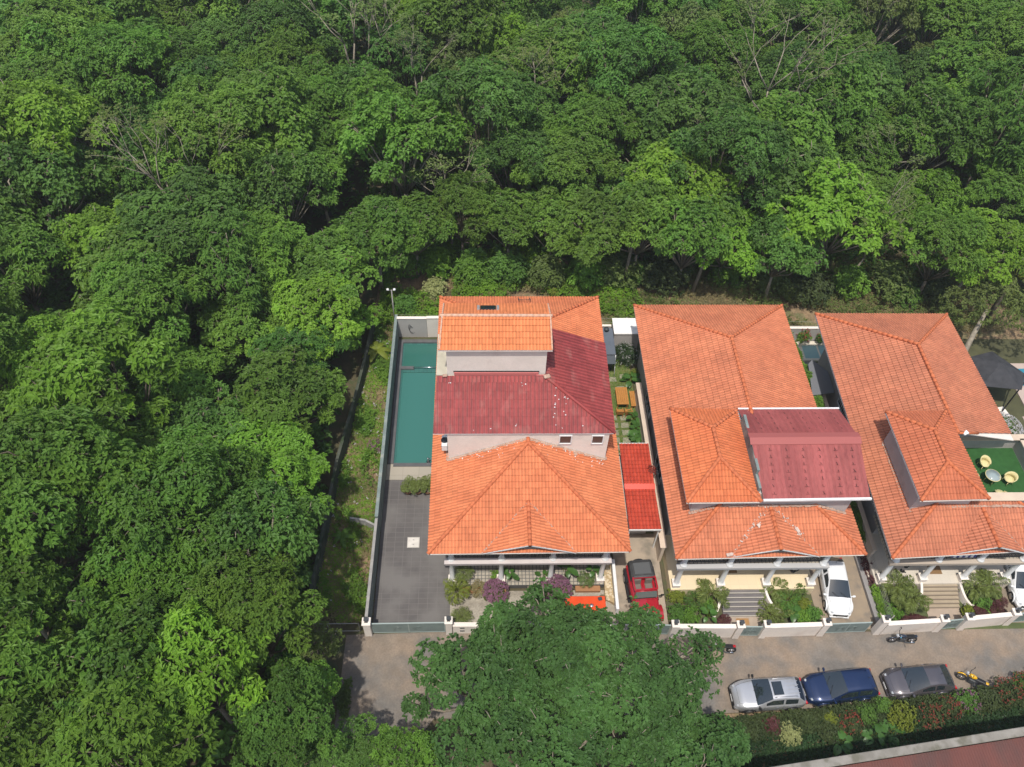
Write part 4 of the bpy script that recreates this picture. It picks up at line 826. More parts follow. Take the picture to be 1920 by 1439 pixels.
# ---------------------------------------------------------------- vehicles
def lerpk(K, x):
    if x <= K[0][0]: return K[0][1]
    for (a, b), (c, d) in zip(K[:-1], K[1:]):
        if x <= c:
            t = (x-a)/(c-a); return b+(d-b)*t
    return K[-1][1]
def paint(name, c, c2=None, metal=.35, dirt=None): return mat(name, c, .28, c2=c2 or tuple(v*.93 for v in c), scale=1.5, metal=metal, coat=.8, spec=.5, dirt=dirt, dscale=3, dlo=.5, dhi=.8)
def car(label, loc, rz, pm, L, W, H, xc, xf, xr, xt, rails=False, sun_roof=False, spoiler=False, group='parked cars', hoodz=(.72, .96), roofm=None, tailz=1.0):
    """x forward. xc cowl, xf roof front, xr roof rear, xt tail of the glasshouse"""
    o = thing('parked_car', label, 'car', loc, group, rz, world=False)
    hw = W/2; hl = L/2; zb = hoodz[1]
    zs = [(-hl, .70), (-hl+.05, .86), (-hl+.2, tailz-.06), (xt, tailz), (0, zb+.04), (xc, zb), (hl-.55, (hoodz[0]+zb)/2+.05), (hl-.15, hoodz[0]), (hl, hoodz[0]-.14)]
    def wid(x):
        t = x/hl
        return hw*(1-(.30*abs(t)**6 if t > 0 else .20*abs(t)**8))
    xs = sorted(set([round(v, 3) for v in list(np.linspace(-hl, hl, 36))+[xc, xf, xr, xt, hl-.04, -hl+.04]]))
    sec = [(.86, .20), (.97, .26), (1.0, .42), (1.0, .60), (.985, None, -.16), (.955, None, -.05), (.90, None, -.005), (.6, None, .03), (.3, None, .045), (0, None, .05)]
    rows = []
    for x in xs:
        w = wid(x); z = lerpk(zs, x); r = []
        for s in sec:
            zz = s[1] if s[1] is not None else z+s[2]
            if x > hl-.3: zz = max(zz, .20) if s[1] is None else zz
            # the underside rises a little at both ends
            r.append((s[0]*w, min(zz, z+.05)))
        rows.append([(x, y, zz) for y, zz in r]+[(x, -y, zz) for y, zz in r[-2::-1]])
    n = len(rows[0]); V = [p for r in rows for p in r]; F = [(i*n+j, (i+1)*n+j, (i+1)*n+j+1, i*n+j+1) for i in range(len(xs)-1) for j in range(n-1)]
    F += [tuple(range(n)), tuple(range(len(V)-1, len(V)-n-1, -1))]+[(i*n+n-1, (i+1)*n+n-1, (i+1)*n, i*n) for i in range(len(xs)-1)]
    body = MB().add(V, F, None, True)
    # glasshouse
    zr = [(xt, tailz), (xr, H-.10), (xr+.25, H-.04), ((xf+xr)/2, H), (xf+.0, H-.05), (xc, zb+.02)]
    gx = sorted(set([round(v, 3) for v in list(np.linspace(xt, xc, 24))+[xr, xf, xr+.25]]))
    G = []
    for x in gx:
        w = wid(x); zt = lerpk(zr, x); z0 = lerpk(zs, x)-.02; k = max(0, min(1, (zt-z0)/(H-z0)))
        wb = .93*w; wr = wb+(.70*w-wb)*k; e = min(.07, (zt-z0)*.4)
        r = [(wb, z0), (wb+(wr-wb)*.12, z0+(zt-e-z0)*.12), (wb+(wr-wb)*.86, z0+(zt-e-z0)*.9), (wr, zt-e), (wr*.93, zt-e*.25), (wr*.6, zt+.015), (wr*.3, zt+.028), (0, zt+.032)]
        G.append([(x, y, z) for y, z in r]+[(x, -y, z) for y, z in r[-2::-1]])
    m = len(G[0]); gv = np.array([p for r in G for p in r]); parts = {}
    for i in range(len(gx)-1):
        xm = (gx[i]+gx[i+1])/2
        for j in range(m-1):
            jj = j if j < m//2 else m-2-j
            if xm > xf and jj >= 4: k = 'windshield'
            elif xm < xr and jj >= 4 and xm > xt: k = 'rear_window'
            elif jj == 1 and xr+.12 < xm < xf+.25*(xc-xf)+.18 and not (abs(xm-(xf+xr)/2-.12) < .07): k = 'side_window_l' if j < m//2 else 'side_window_r'
            else: k = 'body'
            parts.setdefault(k, []).append((i*m+j, (i+1)*m+j, (i+1)*m+j+1, i*m+j+1))
    body.add(gv, parts.pop('body'), None, True)
    bo = body.build('body', pm, o)
    for k, f in parts.items():
        used = sorted({i for q in f for i in q}); mp = {a: b for b, a in enumerate(used)}
        MB().add(gv[used]*np.array([1, 1.006, 1])+np.array([0, 0, .006]), [tuple(mp[i] for i in q) for q in f], None, True).build(k.replace('_l', '').replace('_r', '') if k.startswith('side') else k, GLASSD, o)
    # dark sill, seams
    MB().box(-hl*.86, hl*.86, -hw*.93, hw*.93, .17, .30).build('underbody', BLACK, o)
    se = MB()
    def surf(x, y):
        z = lerpk(zs, x); return z+.05-.03*min(1, (abs(y)/wid(x))**2*1.6)
    def line(pts, r=.007): se.tube(pts, r, 4, smooth=False)
    line([(xc+.03+(hl-.28-xc)*t, (.80-.12*t)*wid(xc+(hl-.28-xc)*t), surf(xc+(hl-.28-xc)*t, .74*hw)+.0) for t in np.linspace(0, 1, 7)])
    line([(xc+.03+(hl-.28-xc)*t, -(.80-.12*t)*wid(xc+(hl-.28-xc)*t), surf(xc+(hl-.28-xc)*t, .74*hw)+.0) for t in np.linspace(0, 1, 7)])
    line([(hl-.25, .66*wid(hl-.25)*t, surf(hl-.25, 0)-.012*t*t) for t in np.linspace(-1, 1, 7)])
    for sy in (-1, 1):
        for x in (xf+.45, (xf+xr)/2+.12, xr+.15): line([(x, sy*wid(x)*1.003, .35), (x, sy*wid(x)*1.003, .62), (x, sy*wid(x)*.985, lerpk(zs, x)-.14), (x, sy*wid(x)*.94, lerpk(zs, x)-.02)])
    se.build('panel_seams', BLACK, o)
    # wheels
    for sx in (.305*L, -.29*L):
        for sy in (-1, 1):
            wy = sy*(wid(sx)-.10); r = .34
            ar = MB(); ar.tube([(sx+(r+.07)*math.cos(a), sy*(wid(sx)+.0), r+(r+.07)*math.sin(a)) for a in np.linspace(-.1, math.pi+.1, 12)], .045, 6); ar.build('wheel_arch', BLACK if rails else pm, o)
            t = MB().tube([(sx, wy-.115, r), (sx, wy-.08, r), (sx, wy+.08, r), (sx, wy+.115, r)], [r*.9, r, r, r*.9], 20).build('wheel', TYRE, o)
            rm = MB().tube([(sx, wy+sy*.09, r), (sx, wy+sy*.122, r)], r*.62, 14)
            rm.build('rim', ALLOY, t)
    for sy in (-1, 1):
        MB().obox((xc-.12, sy*(hw+.09), zb+.06), (.14, .22, .15), sy*.2, bev=.05).obox((xc-.1, sy*(hw-.03), zb+.02), (.05, .14, .04)).build('mirror', pm if not rails else BLACK, o)
        MB().obox((hl-.20, sy*hw*.62, hoodz[0]-.035), (.24, .24, .09), -sy*.5, bev=.04).build('headlight', LENS, o)
        MB().obox((-hl+.06, sy*hw*.76, .80), (.12, .22, .16), sy*.25, bev=.03).build('taillight', REDL, o)
        for x in (xf-.35, (xf+xr)/2-.35): MB().obox((x, sy*(wid(x)*.995+.005), .86), (.17, .03, .03), bev=.01).build('door_handle', CHROME if not roofm else pm, o)
    MB().obox((hl-.015, 0, .50), (.07, W*.56, .20), bev=.02).build('grille', BLACK, o)
    MB().obox((hl-.03, 0, .27), (.16, W*.74, .12), bev=.04).build('bumper', BLACK if rails else pm, o); MB().obox((-hl+.05, 0, .28), (.16, W*.8, .14), bev=.04).build('bumper', BLACK if rails else pm, o)
    MB().obox((hl+.03, 0, .36), (.02, .46, .11)).build('number_plate', WHITE, o); MB().obox((-hl-.01, 0, .66), (.02, .46, .11)).build('number_plate', WHITE, o)
    MB().tube([(xc+.03, .5, zb+.07), (xc-.25, .05, zb+.24)], .012, 5).tube([(xc+.03, -.1, zb+.07), (xc-.25, -.5, zb+.22)], .012, 5).build('wipers', BLACK, o)
    if rails:
        for sy in (-1, 1): MB().tube([(xr+.15, sy*.60*hw, H-.03), (xr+.25, sy*.60*hw, H+.06), (xf-.25, sy*.60*hw, H+.06), (xf-.12, sy*.60*hw, H-.01)], .022, 6).build('roof_rail', ALLOY, o)
        for y in (-.36, -.12, .12, .36): MB().obox(((xf+xr)/2-.5, y, H+.022), (abs(xf-xr)*.45, .035, .02), bev=.008).build('roof_rib', pm, o)
    if sun_roof: MB().obox((xf-.42, 0, H+.012), (.62, W*.42*1.05, .04), bev=.015).build('sunroof', GLASSD, o)
    if spoiler: MB().obox((xr-.02, 0, H-.06), (.22, W*.62, .04), bev=.015).build('spoiler', pm, o)
    MB().tube([(xr+.2, 0, H+.01), (xr+.05, 0, H+.13)], .012, 5).build('aerial', BLACK, o)
    return o
car('silver SUV with black sunroof and roof ribs parked first in the roadside row', (17.75, 17.0, -.03), R(183), paint('silver_paint', (.52, .53, .55), metal=.5), 4.5, 1.86, 1.62, .98, .08, -1.62, -2.05, rails=True, sun_roof=True, group='cars parked along the road', hoodz=(.82, 1.05), tailz=1.06)
car('dark blue SUV parked between the silver and the grey car', (22.42, 17.4, -.03), R(186), paint('blue_paint', (.014, .032, .095), metal=.4), 4.5, 1.88, 1.66, .98, .05, -1.65, -2.1, group='cars parked along the road', hoodz=(.82, 1.05), tailz=1.08, spoiler=True)
car('grey-brown hatchback parked at the right end of the roadside row', (27.55, 17.7, -.03), R(185), paint('grey_paint', (.125, .115, .125), metal=.5), 4.25, 1.78, 1.48, 1.0, -.20, -1.30, -1.92, group='cars parked along the road', hoodz=(.70, .94), tailz=1.0)
car('white hatchback standing in the car bay of the middle villa', (23.95, 24.15, .03), R(-95), paint('white_paint_car', (.80, .81, .82), metal=0.), 4.15, 1.76, 1.50, .98, -.05, -1.45, -1.92, group='white cars in the villa bays', hoodz=(.70, .95), tailz=1.0)
car('white hatchback cut by the right edge beside the last villa', (37.0, 24.6, .03), R(-96), bpy.data.materials['white_paint_car'], 4.15, 1.76, 1.50, .98, -.05, -1.45, -1.92, group='white cars in the villa bays', hoodz=(.70, .95), tailz=1.0)

def jeep(loc, rz):
    o = thing('open_jeep', 'red off-roader with black soft top and rear spare wheel in the side driveway', 'jeep', loc, None, rz, world=False); o.scale = (1.1, 1.12, 1.1)
    P_ = paint('jeep_red', (.38, .012, .022), metal=.1)
    b = MB()
    b.obox((-.55, 0, .72), (2.4, 1.56, .62), bev=.06)                   # tub
    # bonnet tapers to the grille
    hv = []
    for x, w, z in ((.60, .74, 1.12), (1.2, .70, 1.10), (1.75, .64, 1.06), (1.88, .60, 1.00)):
        hv += [(x, -w, .55), (x, -w, z-.06), (x, -w+.08, z), (x, 0, z+.03), (x, w-.08, z), (x, w, z-.06), (x, w, .55)]
    b.add(hv, [(i*7+j, i*7+7+j, i*7+8+j, i*7+j+1) for i in range(3) for j in range(6)]+[tuple(range(21, 28))], None, False)
    b.build('body', P_, o)
    s = MB()
    for y in (-.4, .4): s.tube([(.62, y, 1.13), (1.8, y*.85, 1.05)], .008, 4)
    s.tube([(.66, -.7, 1.12), (.66, 0, 1.145), (.66, .7, 1.12)], .01, 4); s.build('bonnet_seams', BLACK, o)
    for sy in (-1, 1):
        f = MB(); vs = []
        for i, a in enumerate(np.linspace(R(15), R(165), 8)): vs += [(1.28+.52*math.cos(a), sy*.62, .42+.50*math.sin(a)), (1.28+.54*math.cos(a), sy*.93, .40+.48*math.sin(a))]
        f.add(vs+[(x, y, z-.04) for x, y, z in vs], [(2*i, 2*i+2, 2*i+3, 2*i+1) for i in range(7)]+[(16+2*i+1, 16+2*i+3, 16+2*i+2, 16+2*i) for i in range(7)]+[(2*i+1, 2*i+3, 16+2*i+3, 16+2*i+1) for i in range(7)]).build('front_fender', P_, o)
        MB().obox((-1.15, sy*.85, .80), (.95, .18, .05), bev=.02).build('rear_fender', BLACK, o)
        MB().obox((-.15, sy*.86, .42), (1.2, .16, .05), bev=.02).build('side_step', BLACK, o)
        h = MB().lathe([(.11, 0), (.11, .05), (.02, .06)], (0, 0, 0)); h.V = [np.stack([1.86+v[:, 2], sy*.42+v[:, 0], .86+v[:, 1]], 1) for v in h.V]; h.build('headlight', LENS, o)
        MB().obox((.46, sy*1.0, 1.16), (.08, .2, .16), bev=.03).obox((.46, sy*.86, 1.12), (.04, .16, .03)).build('mirror', BLACK, o)
    for sx in (1.28, -1.15):
        for sy in (-1, 1):
            t = MB().tube([(sx, sy*.78-.13, .38), (sx, sy*.78-.09, .38), (sx, sy*.78+.09, .38), (sx, sy*.78+.13, .38)], [.33, .38, .38, .33], 20).build('wheel', TYRE, o)
            MB().tube([(sx, sy*.88, .38), (sx, sy*.92, .38)], .2, 12).build('rim', ALLOY, t)
    t = MB().tube([(-1.98, 0, .95), (-1.94, 0, .95), (-1.80, 0, .95), (-1.76, 0, .95)], [.32, .37, .37, .32], 20).build('spare_wheel', TYRE, o)
    MB().tube([(-1.99, 0, .95), (-2.03, 0, .95)], .18, 12).build('rim', ALLOY, t)
    # windscreen frame, screen, front roof frame, cabin
    MB().tube([(.58, -.72, 1.10), (.34, -.66, 1.62), (.34, .66, 1.62), (.58, .72, 1.10), (.58, -.72, 1.10)], .035, 6).build('windscreen_frame', P_, o)
    MB().add([(.575, -.68, 1.13), (.575, .68, 1.13), (.36, .62, 1.60), (.36, -.62, 1.60)], [(0, 1, 2, 3)]).build('windshield', mat('jeep_glass', (.12, .15, .14), .08, coat=.6), o)
    fr = MB()
    fr.box(.22, .32, -.70, .70, 1.66, 1.72).box(-.55, -.45, -.70, .70, 1.68, 1.74).box(-.45, .22, -.72, -.62, 1.66, 1.73).box(-.45, .22, .62, .72, 1.66, 1.73)
    fr.build('roof_frame', P_, o)
    MB().box(-.45, .22, -.62, .62, .70, .74).build('cabin_floor', BLACK, o)
    for y in (-.34, .34):
        s = MB().obox((-.25, y, 1.0), (.5, .46, .16), bev=.05).obox((-.48, y, 1.28), (.14, .44, .5), ry=-.15, bev=.05).build('seat', mat('jeep_seat_%d' % int(y*10+5), (.16, .13, .11), .8), o)
    MB().tube([(.28+.05*math.cos(a), .36+.17*math.sin(a), 1.22+.15*math.cos(a)) for a in np.linspace(0, 6.28, 14)], .016, 5).build('steering_wheel', BLACK, o)
    MB().obox((.44, 0, 1.12), (.3, 1.3, .14), bev=.05).build('dashboard', BLACK, o)
    st = MB(); sv = []
    for x, z, w in ((-.52, 1.70, .70), (-.85, 1.73, .71), (-1.15, 1.69, .71), (-1.45, 1.72, .70), (-1.72, 1.60, .68), (-1.78, 1.1, .72)):
        sv += [(x, -w, 1.02), (x, -w, z-.1), (x, -w+.12, z), (x, 0, z+.025), (x, w-.12, z), (x, w, z-.1), (x, w, 1.02)]
    st.add(sv, [(i*7+j, i*7+j+1, i*7+8+j, i*7+7+j) for i in range(5) for j in range(6)]+[tuple(range(35, 42))], None, False)
    st.build('soft_top', mat('black_canvas_top', (.035, .036, .038), .8, c2=(.055, .055, .055), scale=3, bump=.4, bscale=12), o)
    MB().obox((-1.1, 0, 1.745), (.75, 1.0, .03), bev=.01).tube([(-.55, -.6, 1.76), (-.55, .6, 1.76)], .06, 8).build('rolled_flap', mat('grey_canvas', (.085, .088, .09), .8), o)
    MB().obox((2.0, 0, .55), (.14, 1.6, .16), bev=.03).build('bumper', BLACK, o); MB().obox((-1.72, 0, .5), (.12, 1.5, .14), bev=.03).build('bumper', BLACK, o)
    MB().obox((1.9, 0, .85), (.03, .5, .34)).build('grille', BLACK, o)
jeep((10.72, 23.75, 0.01), R(-86))

def motorbike(label, loc, rz, cA, cB=None, group='parked motorcycles', lean=0, scooter=False):
    o = thing('motorcycle', label, 'motorcycle', loc, group, rz, world=False); o.rotation_euler[0] = lean
    A = paint('bike_paint_%d' % int(loc[0]*10), cA, metal=.1)
    for x in (.66, -.64):
        t = MB(); t.tube([(x+.27*math.cos(a), 0, .31+.27*math.sin(a)) for a in np.linspace(0, 2*math.pi, 21)], .05, 8, cap=False); w_ = t.build('wheel', TYRE, o)
        r = MB().tube([(x, -.05, .31), (x, .05, .31)], .06, 8)
        for k in range(6): a = k*math.pi/3; r.tube([(x, 0, .31), (x+.24*math.cos(a), 0, .31+.24*math.sin(a))], .012, 4)
        r.build('rim', ALLOY, w_)
        MB().tube([(x+.33*math.cos(a), 0, .31+.33*math.sin(a)) for a in np.linspace(.5, 2.3, 8)], .045, 6).build('mudguard', A if x > 0 else BLACK, o)
    MB().tube([(.66, .07, .31), (.42, .07, .92)], .022, 6).tube([(.66, -.07, .31), (.42, -.07, .92)], .022, 6).build('fork', CHROME, o)
    MB().ell((.17, 0, .80), (.30, .15, .14)).build('fuel_tank', A, o)
    MB().ell((.28, 0, .80), (.12, .155, .10)).build('tank_panel', mat('bike_accent_%d' % int(loc[0]*10), cB or (.6, .6, .62), .4), o)
    MB().obox((-.32, 0, .80), (.66, .26, .10), ry=.06, bev=.04).build('saddle', BLACK, o)
    MB().obox((-.68, 0, .82), (.26, .18, .07), ry=.2, bev=.03).build('tail_cowl', A, o)
    MB().obox((.05, 0, .42), (.42, .26, .34), bev=.05).tube([(.1, .0, .3), (-.3, .16, .25), (-.75, .2, .32)], .045, 8).build('engine', DARKG, o)
    MB().tube([(-.72, .16, .32), (-.45, .16, .28)], .055, 8).build('exhaust', CHROME, o)
    MB().tube([(.28, .36, 1.0), (.38, .22, 1.03), (.42, 0, .98), (.38, -.22, 1.03), (.28, -.36, 1.0)], .018, 6).build('handlebar', BLACK, o)
    MB().ell((.52, 0, .90), (.10, .12, .11)).build('headlight', LENS, o)
    for sy in (-1, 1): MB().tube([(.33, sy*.26, 1.02), (.28, sy*.34, 1.2)], .01, 4).obox((.27, sy*.36, 1.22), (.03, .13, .08), bev=.01).build('mirror', BLACK, o)
    MB().tube([(-.1, .14, .3), (-.18, .34, 0)], .014, 5).build('stand', DARKG, o)
motorbike('black motorcycle with light blue tank panel beside the street wall', (27.55, 20.45, -.03), R(179), (.02, .03, .05), (.18, .55, .80), lean=.12)
motorbike('yellow and black motorcycle by the hedge right of the grey car', (31.1, 17.65, -.03), R(147), (.75, .42, .01), (.75, .42, .01), lean=.2)
motorbike('red motorcycle half under the edge of the garden tree', (15.45, 19.95, -.03), R(176), (.45, .01, .015), (.7, .68, .66), lean=.12)
# ---------------------------------------------------------------- foliage
def LV(rg, B, D, L, W, droop=.15, fold=.12, up=None):
    """n leaves as folded rhombi: base B, direction D, length L, width W"""
    B = np.asarray(B, float); D = np.asarray(D, float); n = len(B); D = D/np.linalg.norm(D, axis=1)[:, None]
    U = (np.array([0, 0, 1.])[None]+rg.normal(0, .35, (n, 3))) if up is None else up
    S = np.cross(D, U); S /= np.linalg.norm(S, axis=1)[:, None]+1e-9; N_ = np.cross(S, D)
    L = np.broadcast_to(L, (n,))[:, None]; W = np.broadcast_to(W, (n,))[:, None]
    mid = B+D*L*.5; tip = B+D*L-np.array([0, 0, 1.])*L*droop
    return np.stack([B, mid+S*W/2+N_*L*fold*.5, tip, mid-S*W/2+N_*L*fold*.5], 1).reshape(-1, 3)
def addleaves(mb, q, t):
    n = len(q)//4; k = np.arange(n)*4
    mb.add(q, np.stack([k, k+1, k+2, k+3], 1).tolist(), np.repeat(np.broadcast_to(t, (n,)), 4), False)
def whorls(mb, rg, C, N_, k, L, W, tint, spread=.9):
    """k leaves radiating from every twig end C with outward direction N_"""
    n = len(C); a = rg.random(n)*6.28
    N_ = N_/np.linalg.norm(N_, axis=1)[:, None]
    A = np.cross(N_, np.array([.3, .2, 1.])[None]+rg.normal(0, .2, (n, 3))); A /= np.linalg.norm(A, axis=1)[:, None]+1e-9; Bv = np.cross(N_, A)
    for i in range(k):
        an = a+6.283*i/k+rg.normal(0, .3, n)
        D = (A*np.cos(an)[:, None]+Bv*np.sin(an)[:, None])*spread+N_*(.1+rg.random(n)*.45)[:, None]
        sz = (.7+.6*rg.random(n))
        addleaves(mb, LV(rg, C+rg.normal(0, .04, (n, 3)), D, L*sz, W*sz, .2, up=N_*.6+np.array([-.1, -.25, .8])+rg.normal(0, .3, (n, 3))), np.clip(tint+rg.normal(0, .13, n), 0, 1))
def lobe(mb, rg, c, r, n, k, L, W, tint, zf=.8, low=-.35):
    p = rg.normal(0, 1, (n*2, 3)); p /= np.linalg.norm(p, axis=1)[:, None]; p = p[p[:, 2] > low][:n]
    f = np.sin(p[:, 0]*5+c[0]*3)*np.sin(p[:, 1]*6+c[1]*2)*np.sin(p[:, 2]*5+c[2])       # bumps and gaps in the shell
    f2 = np.sin(p[:, 0]*13+c[1]*5)*np.sin(p[:, 1]*12+c[0])
    rad = r*(.86+.28*f+.13*f2+rg.normal(0, .085, len(p))); keep = rg.random(len(p)) < .84+.7*f
    p, rad, f, f2 = p[keep], rad[keep], f[keep], f2[keep]
    C = np.array(c)+p*rad[:, None]*np.array([1, 1, zf])
    whorls(mb, rg, C, p*np.array([.7, .7, 1])+np.array([0, 0, .35]), k, L, W, tint+.16*f+.1*f2, .9)
def crown(seed, Rr, zc, zt, style, nl=9, dens=1., leafL=.30, leafW=.15, k=6, flat=.75):
    """returns (leaf MB, lobe centres)"""
    rg = np.random.default_rng(seed); mb = MB(); cs = []
    n_out = nl+2
    for i in range(n_out):
        a = 2.4*i+rg.normal(0, .3); rr = Rr*math.sqrt((i+.6)/n_out)*.82*rg.uniform(.85, 1.12); q_ = rr/Rr; r_ = Rr*rg.uniform(.25, .42)*(1.08-.3*q_)
        cs.append((rr*math.cos(a), rr*math.sin(a), zt-r_*flat-(zt-zc)*(.75*q_*q_+.22*rg.random()), r_))
    for i in range(7):
        a = rg.random()*6.28; q_ = rg.uniform(.45, 1.05); cs.append((Rr*q_*math.cos(a), Rr*q_*math.sin(a), zc+(zt-zc)*rg.uniform(.0, .85)*(1.1-.5*q_), Rr*rg.uniform(.10, .2)))
    for (x, y, z, r) in cs: lobe(mb, rg, (x, y, z), r, int(dens*70*r*r/(leafL/.3)**2)+18, k, leafL, leafW, .5+rg.normal(0, .17), flat)
    return mb, cs
def limbs(seed, cs, h0, r0, lean=(0, 0), tw=.72):
    rg = random.Random(seed); mb = MB(); zf = min(c[2] for c in cs)-.3
    fork = Vector((lean[0], lean[1], max(h0, zf*.55)))
    mb.tube([(0, 0, -.3), (lean[0]*.3, lean[1]*.3, fork.z*.5), tuple(fork)], [r0*1.25, r0, r0*.75], 9)
    for (x, y, z, r) in cs:
        e = Vector((x, y, z+r*.35)); m1 = fork.lerp(e, .5)+Vector((rg.uniform(-.3, .3), rg.uniform(-.3, .3), -.35))
        mb.tube([tuple(fork), tuple(m1), tuple(e)], [r0*.5, r0*.3, .03], 6)
        for _ in range(3):
            d = Vector((rg.gauss(0, 1), rg.gauss(0, 1), rg.uniform(-.2, .7))).normalized()*r*tw
            mb.tube([tuple(m1.lerp(e, .6)), tuple(e.lerp(e+d, .5)+Vector((0, 0, -.1))), tuple(e+d)], [.05, .035, .012], 4)
    return mb
def proto(seed, kind, Rr, zc, zt, trunkm, dens=1., leafL=.30, leafW=.15, k=6, r0=.17, lean=(0, 0), nl=9):
    o = bpy.data.objects.new('tree', None); col.objects.link(o); WL[o.name] = Vector((0, 0, 0))
    mb, cs = crown(seed, Rr, zc, zt, kind, nl, dens, leafL, leafW, k)
    limbs(seed, cs, 2.5, r0, lean).build('trunk', trunkm, o); mb.build('crown', LF[kind], o); return o
def bare_proto(seed, h=10):
    """a pale leafless-looking tree with thin upper leaves"""
    o = bpy.data.objects.new('tree', None); col.objects.link(o); WL[o.name] = Vector((0, 0, 0)); rg = random.Random(seed); mb = MB(); tips = []
    def br(p, d, L, r, lv):
        q = p+d*L; m_ = p.lerp(q, .5)+Vector((rg.gauss(0, .08), rg.gauss(0, .08), 0))*L*.5
        mb.tube([tuple(p), tuple(m_), tuple(q)], [r, r*.8, r*.6], 6 if lv < 2 else 4)
        if lv >= 4: tips.append(q); return
        for _ in range(2+(rg.random() < .5)+(lv == 0)):
            nd = (d+Vector((rg.gauss(0, .5), rg.gauss(0, .5), rg.uniform(-.05, .3)))).normalized(); br(q, nd, L*rg.uniform(.6, .8), r*.6, lv+1)
    br(Vector((0, 0, -.2)), Vector((.05, 0, 1)), h*.42, .15, 0)
    mb.build('trunk', BARKP, o)
    g = np.random.default_rng(seed); T = np.array([tuple(t) for t in tips]); T = np.concatenate([T+g.normal(0, .25, T.shape) for _ in range(3)]); lm = MB()
    whorls(lm, g, T, np.tile([0, 0, 1.], (len(T), 1)), 4, .26, .13, .6); lm.build('crown', LF['olive'], o); return o
# prototypes of the plantation trees
PR = {}
for i, kd in enumerate(('mid', 'mid', 'mid', 'deep', 'deep')): PR.setdefault(kd, []).append(proto(100+i, kd, 3.9+.25*(i % 3), 5.6, 10.2+.5*(i % 2), BARK if i % 2 else BARKP, .95, (.27, .23, .30, .25, .29)[i], (.165, .12, .17, .13, .18)[i], (6, 7, 6, 7, 5)[i]))
for i in range(2): PR.setdefault('bright', []).append(proto(120+i, 'bright', 4.3, 5.6, 10.4, BARKP, 1.0, .28, .165, 6))
PR['yellow'] = [proto(131, 'yellow', 4.8, 5.2, 10.3, BARKP, .9, .34, .20, 6, lean=(.4, -.8))]
PR['olive'] = [proto(141, 'olive', 3.6, 5.0, 9.6, BARKP, .7, .22, .11, 6)]
PR['bare'] = [bare_proto(151), bare_proto(152, 11)]
PR['whorl'] = [proto(161, 'mid', 3.9, 6.2, 11.4, BARK, .85, .34, .14, 7), proto(162, 'bright', 3.9, 6.2, 11.2, BARK, .8, .33, .15, 7), proto(163, 'deep', 4.2, 5.6, 10.6, BARKP, .7, .36, .12, 8)]
used = set(); seen_ = set()
LAB = {
 'mid': 'mid-green broadleaf tree', 'deep': 'deep-green broadleaf tree', 'bright': 'bright green broadleaf tree',
 'olive': 'thin olive-brown tree', 'whorl': 'tree with star-like leaf tufts', 'bare': 'bare pale-branched tree', 'yellow': 'yellow-green leafy tree'}
def plant_tree(kind, x, y, s, rz, label=None, idx=None, rs=random.Random(5), group=None):
    ps = PR[kind]; p = ps[rs.randrange(len(ps)) if idx is None else idx]
    if p.name in used: o = copy_tree(p)
    else: o = p; used.add(p.name)
    o.location = (x, y, -.05); o.rotation_euler = (rs.gauss(0, .04), rs.gauss(0, .04), rz); zk = 1.22 if (y < 27 and x < -8) else .8 if (y < 49 and -16 < x < -10) else 1.0; o.scale = (s*rs.uniform(.93, 1.07), s*rs.uniform(.93, 1.07), s*zk*rs.uniform(.9, 1.12))
    if not label:
        p_ = Vector((x, y, 8))-Vector((0, 0, 52)); d_ = p_.dot(_f); across = round((960+FPX*p_.dot(_r2)/d_)/19.2); down = round((719.5-FPX*p_.dot(_u2)/d_)/14.39)
        pl = lambda v, a_: 'just outside the %s edge' % a_ if not 0 <= v <= 100 else None
        e_ = ('left' if across < 0 else 'right') if not 0 <= across <= 100 else None; f_ = ('top' if down < 0 else 'bottom') if not 0 <= down <= 100 else None
        wd = lambda n: (['zero', 'one', 'two', 'three', 'four', 'five', 'six', 'seven', 'eight', 'nine', 'ten', 'eleven', 'twelve', 'thirteen', 'fourteen', 'fifteen', 'sixteen', 'seventeen', 'eighteen', 'nineteen'][n] if n < 20 else 'a hundred' if n > 99 else ['twenty', 'thirty', 'forty', 'fifty', 'sixty', 'seventy', 'eighty', 'ninety'][n//10-2]+('-'+wd(n % 10) if n % 10 else ''))
        where = ('by the %s edge, %s percent down' % (e_, wd(max(0, min(100, down))))) if e_ else ('by the %s edge, %s percent across' % (f_, wd(across))) if f_ else 'crown %s percent across and %s percent down the photo' % (wd(across), wd(down))
        label = LAB[kind]+', '+where
        if label in seen_: label += ', farther one'
        seen_.add(label); group = kind.replace('whorl', 'tufted').replace('mid', 'mid-green').replace('deep', 'deep-green').replace('bright', 'bright green')+' trees of the wood'
    tag(o, label, 'tree', group); return o
rs = random.Random(77); taken = []
special = [
 ('yellow', 29.6, 54.6, 1.12, 1.0, 'large yellow-green tree with pale forked limbs behind the right two villas'),
 ('bright', 17.0, 59.0, 1.1, .5, 'bright green full crown behind and above the middle villa'),
 ('bright', -30.0, 50.5, 1.05, 2.2, 'bright green rounded crown near the left edge of the photo, two fifths down'),
 ('yellow', -10.9, 46.0, .55, 2.2, 'small yellow-green tree at the wood edge just left of the pool wall'),
 ('bare', 5.0, 73.0, 1.05, .5, 'pale bare-branched tree standing in the gap above the middle of the wood'),
 ('bare', -3.0, 58.5, 1.0, 2.5, 'pale bare-branched tree behind the pool villa, left of centre'),
 ('bare', 28.0, 84.0, 1.15, 1.2, 'pale forked bare tree near the top, right of centre'),
 ('bare', 33.5, 53.6, .9, 4.0, 'dark forked thin tree right behind the right-hand villa'),
 ('bare', 37.5, 63.5, 1.0, .2, 'bare grey twiggy tree right of the yellow-green tree')]
